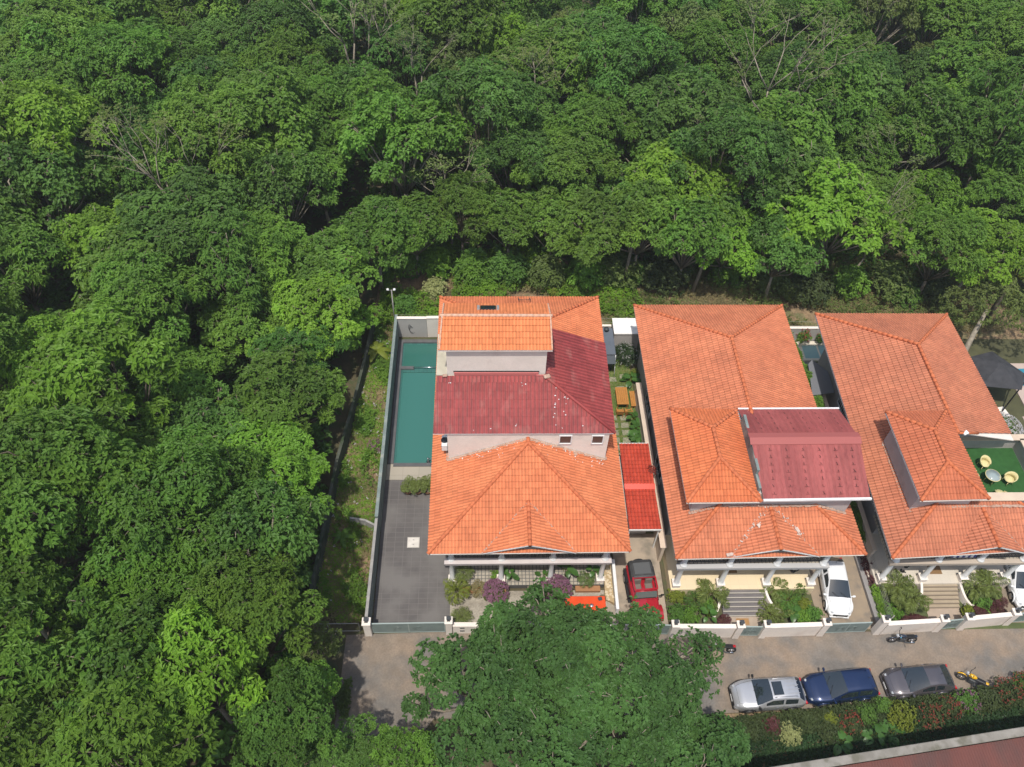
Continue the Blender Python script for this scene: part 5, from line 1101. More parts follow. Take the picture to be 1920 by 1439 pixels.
for k, x, y, s, rz, lab in special:
    plant_tree(k, x, y, s, rz, lab, 0); taken.append((x, y, 5.2 if k in ('yellow', 'bright') else 3.2))
front = [(-9.3, 53.3), (-5.8, 55.2), (-1.8, 56.6), (2.2, 56.2), (6.2, 55.6), (9.8, 54.6), (13.6, 54.6), (17.4, 53.0), (21.6, 53.8), (25.2, 52.0), (34.4, 53.0), (38.6, 51.6), (43, 52.4), (46.5, 52.5), (52, 52), (-12.8, 18.6), (-13.1, 23.3), (-14.1, 28.2), (-14.5, 32.4), (-14.3, 36.8), (-13.9, 41), (-13.3, 45.5), (-12.6, 50)]
cand = [(x+rs.uniform(-.4, .4), y, 1) for x, y in front]
y = 12.0; row = 0
while y < 118:
    step = 5.0+.012*max(0, y-60)*1.8; x = -76+(row % 2)*step/2
    while x < 92:
        cand.append((x+rs.uniform(-1.3, 1.3), y+rs.uniform(-1.2, 1.2), 0)); x += step
    y += step*.88; row += 1
nt_ = 0
for k, x, y, s, rz, lab in (('olive', -10.2, 19.0, .5, .3, 'low olive tree on the left verge beside the end of the road'), ('mid', -10.6, 15.9, .62, 1.3, 'low green tree on the left verge below the olive one'), ('deep', -7.5, 12.7, .62, 2.3, 'low dark tree at the bottom edge closing off the side road'), ('whorl', -4.7, 12.0, .6, 3.3, 'low tufted tree at the bottom edge left of the big garden trees'), ('deep', -10.2, 13.6, .75, .8, 'dark tree at the bottom edge left of the side road')):
    plant_tree(k, x, y, s, rz, lab, 0); taken.append((x, y, 3.0))
def edge_left(y): return -15.2 if y > 28 else -13.6 if y > 20 else -12.0 if y > 15 else -9.4
def visible(x, y):
    p = Vector((x, y, 9.5))-Vector((0, 0, 52)); d = p.dot(_f); u = p.dot(_r2)/d*FPX; v = p.dot(_u2)/d*FPX
    return abs(u) < 960+170 and -720-170 < v < 720+110
for x, y, fr in cand:
    if not fr:
        if y < 49.5 and x > edge_left(y): continue
        if 49.5 <= y and y < 60.5-(0 if x < 12 else 2) and x > -12.5: continue
        if y < 60 and x > 40 and y < 56: continue
    if not visible(x, y): continue
    if any((x-a)**2+(y-b)**2 < (r if not fr else 2.4)**2*.62 for a, b, r in taken): continue
    taken.append((x, y, 3.0)); u_ = rs.random(); n_ = math.sin(x*.13+1)*math.cos(y*.11)
    if y < 27 and x < -8: kd = 'whorl' if u_ < .55 else 'mid'
    elif y < 49: kd = 'mid' if u_ < .52 else 'deep' if u_ < .68 else 'bright' if u_ < .78 else 'whorl' if u_ < .93 else 'bare' if u_ < .96 else 'olive'
    else: kd = 'deep' if u_ < .30+.15*n_ else 'mid' if u_ < .74 else 'bright' if u_ < .86 else 'olive' if u_ < .91 else 'bare' if u_ < .965 else 'whorl'
    if fr: kd = 'whorl' if (x < -12 and u_ < .3) else 'mid' if u_ < .6 else 'deep' if u_ < .75 else 'bright'
    plant_tree(kd, x, y, rs.choice((.82, .92, 1.0, 1.08, 1.18, 1.36))*rs.uniform(.95, 1.05) if not fr else rs.uniform(.74, 1.0) if x > -12 else rs.uniform(.9, 1.02), rs.random()*6.28); nt_ += 1
print('TREES', nt_+len(special))
# the big garden trees in front
for j, (x, y, Rr, zc, zt, lab) in enumerate(((-.2, 16.0, 4.3, 4.5, 8.8, 'left one of the three big leafy trees standing over the road'), (7.5, 16.3, 4.7, 4.2, 9.4, 'right one of the three big leafy trees, overhanging the road towards the silver car'), (3.4, 17.0, 4.5, 4.5, 9.7, 'middle and tallest of the three big leafy trees over the road'), (10.9, 11.2, 4.2, 4.0, 7.8, 'large leafy tree south of the road, left of the flower hedge'), (2.5, 11.2, 5.0, 4.5, 9.3, 'large leafy tree at the bottom edge of the photo, left of its middle'))):
    o = thing('tree', lab, 'tree', (x, y, -.05), 'big leafy trees over the road', 0, world=False)
    mb, cs = crown(300+j, Rr, zc, zt, 'big', 10, .95, .26, .15, 6, .8)
    g = np.random.default_rng(j+5)
    if j == 1:
        for c in ((4.6, 1.6, 5.6, 1.3), (5.9, 2.1, 4.9, .9), (5.3, .4, 5.0, .9)): lobe(mb, g, c[:3], c[3], int(60*c[3]**2)+25, 5, .24, .13, .45, .7); cs.append(c)
    limbs(300+j, cs, 2.4, .26, tw=.85).build('trunk', BARKP, o); mb.build('crown', LF['big'], o)

# bushes and plants
def bush(name, label, cat, x, y, z, r, h, kind, n=160, L=.16, W=.09, k=5, flower=None, fn=60, group=None, stems=True, fl=.10):
    o = thing(name, label, cat, (x, y, z), group, world=False); rg = np.random.default_rng(int(abs(x*131+y*57))+3)
    mb = MB()
    for i in range(4):
        a = 1.57*i+rg.random(); lobe(mb, rg, (r*.42*math.cos(a), r*.42*math.sin(a), h*.5), r*.62, n//4, k, L, W, .5+rg.normal(0, .12), h/r*.55/1.0, -.6)
    lobe(mb, rg, (0, 0, h*.58), r*.6, n//4, k, L, W, .6, h/r*.6, -.3)
    mb.build('foliage', LF[kind], o)
    if stems:
        s = MB()
        for i in range(5): a = 1.25*i; s.tube([(0, 0, -.05), (r*.5*math.cos(a), r*.5*math.sin(a), h*.7)], [.03, .012], 5)
        s.build('stem', BARK, o)
    if flower:
        f = MB(); p = rg.normal(0, 1, (fn, 3)); p[:, 2] = abs(p[:, 2]); p /= np.linalg.norm(p, axis=1)[:, None]
        whorls(f, rg, np.array([0, 0, h*.45])+p*np.array([r*.98, r*.98, h*.62]), p+np.array([0, 0, .6]), 5, fl, fl*.7, .5); f.build('flowers', LF[flower], o)
    return o
def palm(name, label, x, y, z, h, nf, fl, kind='palm', trunk=.04, group=None, cat='palm', ll=.22, lw=.035, up=1.1, nt=1):
    o = thing(name, label, cat, (x, y, z), group, world=False); rg = np.random.default_rng(int(abs(x*91+y*37))+1); mb = MB(); st = MB(); tr_ = MB()
    for q in range(nt):
        bx_, by_ = (rg.normal(0, .13, 2) if nt > 1 else (0, 0)); hh = h*rg.uniform(.75, 1.1) if nt > 1 else h
        tr_.tube([(bx_*.4, by_*.4, -.05), (bx_, by_, hh)], [trunk*1.2, trunk*.8], 7)
        for i in range(nf):
            a = 6.283*i/nf+rg.normal(0, .25); el = up*rg.uniform(.45, 1.15); F_ = fl*rg.uniform(.75, 1.1); m_ = 12
            t = np.linspace(0, 1, m_); ang = el-t*1.5*rg.uniform(.8, 1.2)
            px = np.cumsum(np.cos(ang))*F_/m_; pz = np.cumsum(np.sin(ang))*F_/m_+hh
            P_ = np.stack([bx_+px*math.cos(a), by_+px*math.sin(a), pz], 1)
            st.tube([tuple(v) for v in P_[::3]], [.012*fl, .01*fl, .007*fl, .004*fl], 4)
            T_ = np.gradient(P_, axis=0); T_ /= np.linalg.norm(T_, axis=1)[:, None]; S_ = np.array([-math.sin(a), math.cos(a), 0.])
            for sd_ in (-1, 1):
                B_ = np.repeat(P_[2:], 2, 0)+rg.normal(0, .01, ((m_-2)*2, 3)); D_ = np.repeat(T_[2:], 2, 0)*.65+sd_*S_*.8+np.array([0, 0, -.15])+rg.normal(0, .1, B_.shape)
                ln = ll*fl*np.repeat(np.sin(np.linspace(.5, 2.9, m_-2)), 2)*1.35
                addleaves(mb, LV(rg, B_, D_, ln, lw*fl*.8, .25), np.clip(.5+rg.normal(0, .2, len(B_)), 0, 1))
    mb.build('fronds', LF[kind], o); st.build('rachis', LF['lime'], o); tr_.build('trunk', BARK, o); return o
def bigleaf(name, label, x, y, z, n, L, kind='alo', h=.6, cat='plant', group=None, W=.7):
    o = thing(name, label, cat, (x, y, z), group, world=False); rg = np.random.default_rng(int(abs(x*71+y*17))+1); mb = MB(); st = MB()
    for i in range(n):
        a = 6.283*i/n*1.6+rg.normal(0, .3); rr = L*rg.uniform(.25, .8); p = Vector((rr*math.cos(a), rr*math.sin(a), h*rg.uniform(.6, 1.15))); st.tube([(0, 0, 0), (p.x*.5, p.y*.5, p.z*.8), tuple(p)], [.02, .016, .012], 5)
        l = L*rg.uniform(.7, 1.1); d = Vector((math.cos(a), math.sin(a), -.25)).normalized(); s = Vector((-math.sin(a), math.cos(a), 0)); vs = []; m_ = 6
        for j in range(m_+1):
            t = j/m_; w_ = l*W*.5*math.sin(math.pi*min(1, .12+t*.88))**.7; c = p+d*l*(t-.25)+Vector((0, 0, .10*l*math.sin(math.pi*t)))
            vs += [c-s*w_+Vector((0, 0, w_*.25)), c, c+s*w_+Vector((0, 0, w_*.25))]
        mb.add(vs, [(j*3+q, j*3+q+1, j*3+q+4, j*3+q+3) for j in range(m_) for q in (0, 1)], rg.uniform(.2, .9), True)
    mb.build('leaves', LF[kind], o); st.build('stalks', LF['lime'], o); return o
# potted palms on the pool deck
for i, (x, lab) in enumerate(((-5.5, 'leftmost of the three potted palms on the pool deck'), (-4.75, 'middle one of the three potted palms on the pool deck'), (-4.05, 'rightmost of the three potted palms, nearest the roof'))):
    o = thing('plant_pot', lab.replace('potted palms', 'terracotta-brown palm pots'), 'pot', (x, 32.1, .0), 'palm pots on the deck', world=False)
    MB().lathe([(.20, 0), (.30, .3), (.33, .42), (.34, .46), (.29, .46), (.28, .40)], (0, 0, 0), 18).build('pot', mat('pot_brown_%d' % i, (.24, .12, .06), .7, c2=(.18, .09, .05), scale=5), o)
    MB().lathe([(.28, .41), (.02, .42)], (0, 0, 0), 14).build('soil', BARK, o)
    palm('potted_palm', lab, x, 32.25, .4, .5, 9, .72, 'palm', .02, 'potted palms on the deck', nt=2, up=1.2, ll=.24, lw=.07)
# front yard of villa one
palm('palm', 'small yellowish palm at the left corner of the front yard', -1.75, 23.9, 0, .9, 11, 1.15, 'lime', .06, nt=1, ll=.3, lw=.05)
palm('palm', 'low green palm behind the short cream wall with letter slots', -1.4, 22.3, 0, .5, 11, .85, 'palm', .05, nt=2)
palm('dracaena', 'spiky pale green dracaena beside the left porch column', -1.3, 25.05, .3, .9, 16, .75, 'palm', .04, cat='plant', ll=.35, lw=.04)
palm('bronze_grass', 'bronze spiky plant in front of the patterned porch', -.25, 24.3, 0, .4, 16, .75, 'dry', .05, cat='plant', ll=.3, lw=.04)
bush('bougainvillea', 'pink-purple flowering bush left of the second porch column', 'bush', .85, 24.0, 0, .85, 1.2, 'olive', 160, .13, .08, 5, 'pink', 220, fl=.11)
bush('bougainvillea', 'larger pink-purple flowering bush in front of the third porch column', 'bush', 4.9, 24.0, 0, 1.05, 1.4, 'olive', 180, .13, .08, 5, 'pink', 330, fl=.11)
bigleaf('elephant_ear', 'broad-leaved plant right of the second porch column', 1.8, 25.0, .2, 7, .55, h=1.1)
bigleaf('elephant_ear', 'broad-leaved plant left of the third porch column', 4.0, 24.9, .2, 6, .5, h=1.0)
bigleaf('elephant_ear', 'tall broad-leaved plant behind the larger pink bush', 5.6, 25.1, .3, 7, .6, h=1.5)
bush('shrub', 'small green shrub by the second porch column', 'bush', .9, 25.1, .1, .4, .8, 'mid', 60)
palm('dracaena', 'spiky pale dracaena left of the last porch column', 7.0, 24.7, .1, .8, 14, .7, 'olive', .04, cat='plant', ll=.35, lw=.04)
bigleaf('elephant_ear', 'broad-leaved plant beside the last porch column', 7.5, 25.1, .3, 7, .5, h=1.1)
for x, w_ in ((-.6, 1.6), (1.0, 1.2), (4.9, 1.5), (7.1, 1.7)): solo(MB().obox((x, 24.35, .14), (w_, .45, .28), bev=.02), 'planter_box', mat('planter_clay_%d' % int(x*10+9), (.34, .17, .08), .85), {-.6: 'long clay planter box below the bronze grass', 1.0: 'clay planter box below the smaller pink bush', 4.9: 'clay planter box behind the larger pink bush', 7.1: 'clay planter box beside the last porch column'}[x], 'planter', 'clay planters')
o = thing('plant_pot', 'dark round pot near the cream stone strip', 'pot', (8.0, 23.5, 0)); MB().lathe([(.2, 0), (.28, .3), (.26, .5), (.2, .5), (.18, .4)], (8.0, 23.5, 0)).build('pot', mat('olive_pot', (.12, .10, .05), .6), o)
# side garden
bush('oleander', 'dark oleander bush with white flecks in front of the white block', 'bush', 11.75, 44.9, 0, 1.15, 1.7, 'dark', 280, .22, .06, 6, 'white', 60, fl=.06)
bigleaf('elephant_ear', 'rosette of dark broad leaves below the oleander bush', 12.1, 42.5, 0, 12, .75, h=.5, W=.55)
bush('shrub', 'yellow-flecked small shrub beside the dark leaf rosette', 'bush', 12.45, 43.3, 0, .4, .7, 'lime', 50)
for i, (x, y) in enumerate(((12.0, 38.6), (11.9, 37.5), (11.85, 36.5), (11.8, 35.5), (11.9, 34.9))):
    bigleaf('elephant_ear', ['farthest', 'second farthest', 'middle', 'second nearest', 'nearest'][i]+' of the five broad-leaved plants along the beige garden wall', x, y, 0, 9, .62, h=.7, group='broad-leaved plants along the beige wall')
bush('hibiscus', 'orange-red flowering creeper on the red tiled carport roof edge', 'bush', 11.95, 31.9, 2.95, .3, .5, 'redf', 60, .1, .06, 4, 'redf', 40, stems=False)
# middle villa garden
def bed(items, group):
    for (k, x, y, r, h, lab) in items:
        if k == 'palm': palm('palm', lab, x, y, 0, h*.45, 8, r*1.2, 'palm', .04, group, nt=2, ll=.26, lw=.06)
        elif k == 'cycad': palm('cycad', lab, x, y, 0, h*.4, 18, r, 'deep', .08, group, cat='plant', ll=.2, lw=.04)
        elif k == 'yellow': bush('shrub', lab, 'bush', x, y, 0, r, h, 'lime', 110, group=group)
        elif k == 'croton': palm('cordyline', lab, x, y, 0, h*.6, 14, r, 'croton', .03, group, cat='plant', ll=.4, lw=.07, nt=2)
        elif k == 'big': bigleaf('broadleaf_plant', lab, x, y, 0, 9, r, h=h, group=group)
        else: bush('shrub', lab, 'bush', x, y, 0, r, h, k, 130, group=group)
bed([('yellow', 13.0, 23.7, .6, .9, 'yellow-green shrub at the left corner of the middle villa garden'), ('cycad', 14.2, 23.3, .95, 1.2, 'dark spiky cycad in the left bed of the middle villa'), ('palm', 15.35, 23.6, 1.1, 1.6, 'feathery palm just left of the dark steps'), ('mid', 13.7, 22.2, .75, 1.0, 'green shrub behind the front wall, left bed of the middle villa'), ('big', 14.9, 22.2, .55, .9, 'broad-leaved plant low in the left bed of the middle villa'), ('mid', 15.0, 22.9, .6, .9, 'rounded green shrub in the middle of the left bed'), ('croton', 15.85, 21.9, .45, .7, 'small dark-leaved plant beside the tan doormat'), ('deep', 12.9, 22.4, .65, .9, 'deep green shrub at the tree edge of the left bed')], 'plants in the left bed of the middle villa')
bed([('palm', 19.7, 23.9, .95, 1.5, 'feathery palm just right of the dark steps'), ('cycad', 20.5, 23.2, 1.05, 1.3, 'large dark cycad in the right bed of the middle villa'), ('olive', 21.4, 23.9, .55, 1.1, 'olive shrub by the last porch column of the middle villa'), ('lime', 21.6, 23.0, .4, .7, 'small yellow shrub right of the large dark cycad'), ('deep', 22.0, 22.3, .6, .8, 'dark shrub beside the white hatchback wheel'), ('palm', 19.3, 22.2, 1.0, .9, 'spreading yellowish palm behind the front wall, right bed'), ('big', 20.5, 22.1, .6, .8, 'broad-leaved plant behind the front wall, right bed'), ('mid', 21.2, 22.1, .55, .8, 'green shrub behind the front wall near the car gate')], 'plants in the right bed of the middle villa')
bed([('palm', 27.9, 23.8, 1.3, 2.0, 'full feathery palm left of the beige steps'), ('palm', 28.8, 23.2, 1.1, 1.8, 'second feathery palm against the beige steps'), ('mid', 27.7, 22.5, .9, .5, 'low green ground shrub left of the beige steps'), ('croton', 28.2, 21.75, .5, .7, 'maroon plant behind the front wall, first from the left'), ('croton', 29.0, 21.8, .5, .7, 'maroon plant behind the front wall, second from the left'), ('croton', 29.6, 21.85, .42, .6, 'maroon plant behind the front wall, nearest the footpath gate')], 'plants in the left bed of the right-hand villa')
bed([('palm', 33.5, 24.0, 1.1, 1.7, 'feathery palm right of the beige steps'), ('palm', 34.5, 24.0, 1.1, 1.8, 'feathery palm left of the last white column'), ('lime', 32.7, 22.3, .45, .7, 'yellow-green variegated plant right of the footpath gate'), ('croton', 33.3, 22.2, .5, .8, 'maroon plant next to the yellow-green one'), ('mid', 33.9, 22.1, .5, .6, 'small green shrub among the maroon plants'), ('croton', 34.6, 22.4, .55, .9, 'maroon plant near the car gate at the right'), ('croton', 34.9, 23.1, .5, .9, 'maroon plant beside the edge-cut white car'), ('deep', 33.8, 23.0, .7, 1.0, 'dark shrub under the two right-hand palms')], 'plants in the right bed of the right-hand villa')
# creeper on the lane wall
def hedge_strip(name, label, pts, wd, h, kind, n, L=.14, W=.09, flower=None, fn=0, group=None):
    rg = np.random.default_rng(int(abs(pts[0][0]*19+pts[0][1]*7))); mb = MB(); N0 = []; P_ = np.array(pts, float); seg = np.linalg.norm(np.diff(P_[:, :2], axis=0), axis=1); cum = np.concatenate([[0], np.cumsum(seg)])
    s = rg.random(n)*cum[-1]; x = np.interp(s, cum, P_[:, 0]); y = np.interp(s, cum, P_[:, 1]); zb = np.interp(s, cum, P_[:, 2])
    a = rg.random(n)*math.pi; ww = wd*(.75+.25*np.sin(s*1.7)+.2*np.sin(s*4.1+1)); hh = h*(.8+.2*np.sin(s*2.3)+.15*np.sin(s*5.3))
    C = np.stack([x+np.cos(a)*ww/2+rg.normal(0, .05, n), y+rg.normal(0, .08, n), zb+hh*(.15+.85*np.sin(a))*rg.uniform(.75, 1, n)], 1)
    Nn = np.stack([np.cos(a), rg.normal(0, .3, n), np.sin(a)+.3], 1)
    d = P_[-1]-P_[0]; an = math.atan2(d[1], d[0])
    if abs(d[0]) > abs(d[1]):
        C = np.stack([x+rg.normal(0, .08, n), y+np.cos(a)*ww/2+rg.normal(0, .05, n), C[:, 2]], 1); Nn = Nn[:, [1, 0, 2]]
    whorls(mb, rg, C, Nn, 5, L, W, .5+.2*np.sin(s*3)); o = thing(name, label, 'hedge' if name == 'hedge' else 'creeper', (float(P_[:, 0].mean()), float(P_[:, 1].mean()), float(P_[:, 2].min())), group)
    ob = mb.build('foliage', LF[kind], o)
    if flower:
        k = rg.choice(n, fn); f = MB(); whorls(f, rg, C[k]*1.0+np.array([0, 0, .05]), Nn[k]+np.array([0, 0, .5]), 5, .11, .08, .5); f.build('flowers', LF[flower], o)
    return o
hedge_strip('creeper', 'leafy green creeper covering the wall right of the middle villa roof', [(25.2, 47.3, 1.6), (25.75, 42, 1.7), (26.15, 36.5, 1.7)], .8, 1.1, 'mid', 2600)
hedge_strip('creeper', 'leafy creeper along the wall right of the white hatchback bay', [(26.55, 35, 1.4), (26.45, 31, 1.4), (26.6, 27.2, 1.0)], .35, .8, 'mid', 900)
hedge_strip('hedge', 'dark hedge with maroon leaves between the two car bays', [(26.75, 27.2, 0), (26.72, 24.2, 0)], .5, 1.0, 'croton', 350)
hedge_strip('hedge', 'thin green hedge behind the wire mesh fence', [(26.75, 24.2, 0), (26.72, 21.6, 0)], .4, .9, 'mid', 350)
bush('shrub', 'small red-flowered shrub on the rear wall of the plunge pool', 'bush', 27.4, 47.0, .1, .6, 1.5, 'mid', 120, flower='redf', fn=24)
bush('shrub', 'trailing shrub right of the plunge pool, partly under the eave', 'bush', 29.0, 46.9, .1, .4, 1.3, 'deep', 90, flower='redf', fn=12)
bush('flowering_bush', 'white-flowering bush beyond the right edge of the last villa roof', 'bush', 40.3, 36.8, 0, 1.7, 2.2, 'deep', 330, .16, .09, 5, 'white', 380, fl=.10)
bush('flowering_bush', 'smaller white-flowering bush below the terrace corner', 'bush', 40.4, 34.3, 0, 1.2, 1.8, 'deep', 220, .16, .09, 5, 'white', 220, fl=.10)
bush('shrub', 'dark shrub under the black parasol', 'bush', 40.0, 39.3, 0, 1.0, 1.2, 'deep', 200, flower='white', fn=24)
palm('coconut_palm', 'coconut palm with arching fronds at the right edge', 44.6, 49.5, 0, 5.4, 15, 3.6, 'palm', .2, cat='tree', ll=.2, lw=.022, up=.9)
o = thing('leaning_trunk', 'pale leaning bare trunk beside the black parasol', 'tree', (39.2, 42.5, 0)); MB().tube([(38.9, 42.6, -.1), (39.6, 43.8, 1.6), (40.5, 45.2, 3.2), (41.5, 46.6, 4.6)], [.26, .24, .2, .15], 9).build('trunk', BARKP, o)
g = np.random.default_rng(4); mb = MB(); lobe(mb, g, (42.3, 47.3, 5.0), 2.3, 300, 6, .26, .12, .4); lobe(mb, g, (39.8, 47.4, 4.2), 1.7, 200, 6, .24, .1, .4); lobe(mb, g, (44.6, 45.8, 4.6), 2.0, 240, 6, .24, .1, .4); mb.build('crown', LF['olive'], o)
# slope plants
def banana(label, x, y, h, n=7, kind='lime', L=1.5):
    o = thing('banana_plant', label, 'plant', (x, y, 0), 'banana plants in the weed strip', world=False); rg = np.random.default_rng(int(abs(x*10+y))); mb = MB(); 
    MB().tube([(0, 0, -.1), (.05, 0, h)], [.12, .08], 8).build('stem', LF['lime'], o)
    for i in range(n):
        a = 6.28*i/n+rg.normal(0, .2); vs = []; l = L*rg.uniform(.8, 1.1); m_ = 8; s = np.array([-math.sin(a), math.cos(a), 0])
        for j in range(m_+1):
            t = j/m_; r_ = l*(t*.9); z = h+l*(.55*t-.8*t*t); c = np.array([r_*math.cos(a), r_*math.sin(a), z]); w_ = .17*l*math.sin(math.pi*min(1, .1+.9*t))**.6
            vs += [c-s*w_-np.array([0, 0, w_*.4]), c, c+s*w_-np.array([0, 0, w_*.4])]
        mb.add(vs, [(j*3+q, j*3+q+1, j*3+q+4, j*3+q+3) for j in range(m_) for q in (0, 1)], rg.uniform(.3, .9), True)
    mb.build('leaves', LF[kind], o)
banana('yellowish banana plant at the top of the weed strip, near the pool corner', -8.75, 45.2, 1.1)
banana('green banana plant beside the mossy wall, halfway along the driveway', -9.9, 28.2, .7, 6, 'mid', 1.1)
banana('green banana plant beside the mossy wall, level with the pool', -9.6, 39.2, .7, 6, 'lime', .9)
bush('bougainvillea', 'purple-flecked bush by the pool wall in the weed strip', 'bush', -8.2, 36.0, 0, .6, .8, 'mid', 90, flower='pink', fn=60, fl=.08)
# south verge: flower hedge
P0 = [('dull', 16.2, 14.9, 1.0, .9, None, 'olive-green shrub south of the silver car'), ('croton', 17.7, 15.1, .7, .7, None, 'coppery red shrub south of the silver car'), ('pale', 18.6, 14.5, .85, .9, None, 'cream variegated shrub below the coppery one'),
 ('dull', 19.9, 15.2, .8, .8, None, 'olive shrub in the verge between the silver and blue cars'), ('lime', 21.3, 15.4, .55, .7, None, 'small yellow shrub beside the olive one'), ('dull', 20.9, 14.6, .9, .9, None, 'olive-green shrub below the small yellow one'), ('dull', 22.5, 15.1, .9, .9, 'redf', 'olive shrub with red flecks south of the blue car'),
 ('deep', 23.7, 15.7, .8, 1.1, None, 'dark green shrub at the tail of the blue car'), ('deep', 24.8, 16.2, .6, 1.0, None, 'dark leafy shrub between the blue and grey cars'),
 ('lime', 25.7, 15.45, 1.15, 1.3, None, 'rounded clipped yellow-green bush south of the grey car'), ('dull', 27.5, 15.4, 1.0, 1.0, 'redf', 'red-flowering shrub right of the clipped round bush'), ('dull', 28.9, 15.9, .9, 1.1, 'redf', 'red-flecked olive shrub below the yellow motorcycle'),
 ('deep', 30.2, 16.3, .9, 1.2, 'pink', 'shrub with pale lilac flowers near the yellow motorcycle'), ('dull', 31.6, 16.5, .9, 1.2, None, 'olive-green shrub right of the lilac flowers'), ('dull', 32.9, 16.9, 1.0, 1.4, 'redf', 'red-flowered tall shrub at the right edge of the verge'), ('deep', 34.3, 17.2, 1.0, 1.4, 'redf', 'dark red-flecked shrub at the very right edge'), ('deep', 35.6, 17.6, 1.1, 1.5, None, 'dark shrub cut by the right edge of the photo')]
for k, x, y, r, h, f, lab in P0: bush('shrub', lab, 'bush', x, y+.1, 0, r*.84, h, k, 260 if k == 'lime' else 200, .13, .085, 5, f, 42, group='shrubs of the roadside verge', fl=.08)
for i, (x, y) in enumerate(((21.6, 14.2), (23.9, 14.5), (24.9, 14.6))): bigleaf('broadleaf_plant', ['broad-leaved plant at the foot of the verge, left one', 'broad-leaved plant at the foot of the verge, middle one', 'broad-leaved plant at the foot of the verge, right one'][i], x, y, 0, 8, .7, h=.5, group='broad-leaved plants of the verge')
struct(MB().prism([(14.5, 16.0), (24, 16.35), (37, 17.6), (37, 15.2), (24, 13.4), (14.5, 12)], -.4, -.015), 'verge', DIRT)

# ---------------------------------------------------------------- ground cover (uncountable)
def cover(name, label, pts_fn, n, kind, L, W, k=5, z=(.02, .3), seed=1, up=.6, cat='undergrowth'):
    rg = np.random.default_rng(seed); C = pts_fn(rg, n); n = len(C); N_ = rg.normal(0, .5, (n, 3)); N_[:, 2] = 1
    cl = .5+.25*np.sin(C[:, 0]*1.1+np.sin(C[:, 1]*.7)*2)*np.cos(C[:, 1]*.9); C[:, 2] += rg.uniform(z[0], z[1], n)*(.5+cl)
    mb = MB(); whorls(mb, rg, C, N_, k, L, W, cl, .8); o = mb.build(name, LF[kind]); tag(o, label, cat, None, 'stuff'); return o
def strip(rg, n):
    y = rg.uniform(22.2, 50, n); xl = np.interp(y, [22, 29, 34, 39.5, 44.5, 48.5, 50], [-11.2, -10.8, -10.5, -9.85, -9.35, -9.1, -9.2]); xr = -7.5
    x = xl+(xr-xl)*rg.random(n); m_ = np.sin(x*1.9+np.sin(y*.8)*1.5)+np.cos(y*.9+x)+rg.normal(0,.5,n) > -1.1; return np.stack([x, y, np.zeros(n)], 1)[m_]
def strip2(rg, n):
    C = strip(rg, n); return C[(np.sin(C[:, 0]*2.3+C[:, 1]*.6)+np.cos(C[:, 1]*1.3)) > .35]
cover('weeds', 'low green weeds on the slope left of the pool wall', strip, 7000, 'bright', .15, .07, 5, (.02, .35), 3)
cover('tall_weeds', 'taller leafy weeds in clumps left of the pool wall', strip2, 5000, 'mid', .20, .10, 5, (.1, .8), 4)
cover('dry_grass', 'dry yellowish grass on the slope left of the pool wall', strip, 20000, 'dry', .28, .03, 5, (.02, .2), 5, cat='grass')
cover('slope_flowers', 'tiny white flowers dotted over the weed strip', strip, 90, 'white', .09, .07, 5, (.4, .8), 6, cat='flowers')
def back(x0, x1, y0, y1, thr=-.9, f=.6):
    def fn(rg, n):
        C = np.stack([rg.uniform(x0, x1, n), rg.uniform(y0, y1, n), np.zeros(n)], 1); m_ = np.sin(C[:, 0]*f+np.sin(C[:, 1]*.5)*2)+np.cos(C[:, 1]*f*1.3+C[:, 0]*.3) > thr; return C[m_]
    return fn
cover('back_weeds', 'green weeds behind the pool villa roof', back(-9, 14, 48.6, 60, -.6), 13000, 'bright', .24, .11, 5, (.05, 1.1), 7)
cover('back_dry_grass', 'dry brush and grass behind the villas', back(-8, 46, 48.2, 58, -.8), 20000, 'dry', .34, .035, 6, (.05, .6), 8, cat='grass')
cover('back_shrubs', 'olive brush behind the middle and right-hand villas', back(11, 60, 48.5, 60, -.2, .8), 13000, 'olive', .22, .08, 5, (.1, 1.2), 9)
cover('wood_undergrowth', 'dark undergrowth between the plantation trees', lambda rg, n: np.concatenate([back(-70, 88, 54, 116, -2)(rg, int(n*.75)), back(-45, -11.5, 5, 54, -2)(rg, int(n*.25))]), 26000, 'deep', .55, .30, 5, (.2, 2.0), 10)
cover('ditch_plants', 'dark ground plants in the shaded ditch before the corner house', lambda rg, n: np.stack([(x_ := rg.uniform(13, 38, n)), 12.9+(x_-16)*.115+rg.uniform(-.4, 1.9, n), np.zeros(n)], 1), 3500, 'dark', .2, .1, 5, (.05, .4), 11)
cover('verge_plants', 'small mixed leaves filling the roadside verge', lambda rg, n: np.stack([(x_ := rg.uniform(14.5, 36.5, n)), 14.6+(x_-16)*.1+rg.uniform(-.3, 1.1, n), np.zeros(n)], 1), 4200, 'dull', .17, .09, 5, (.05, .6), 12)
cover('lawn_grass', 'short grass blades on the side garden lawn', lambda rg, n: np.stack([rg.uniform(9.2, 12.2, n), rg.uniform(34.2, 46.3, n), np.zeros(n)], 1), 9000, 'mid', .09, .015, 5, (.01, .03), 13, cat='grass')
cover('front_weeds', 'leafy weeds and fallen leaves on the left road verge', lambda rg, n: (lambda C: C[(np.sin(C[:, 0]*1.5)+np.cos(C[:, 1]*1.1)) > .2])(np.stack([rg.uniform(-11.5, -8.3, n), rg.uniform(11, 21, n), np.zeros(n)], 1)), 5000, 'olive', .2, .11, 5, (.02, .7), 14)
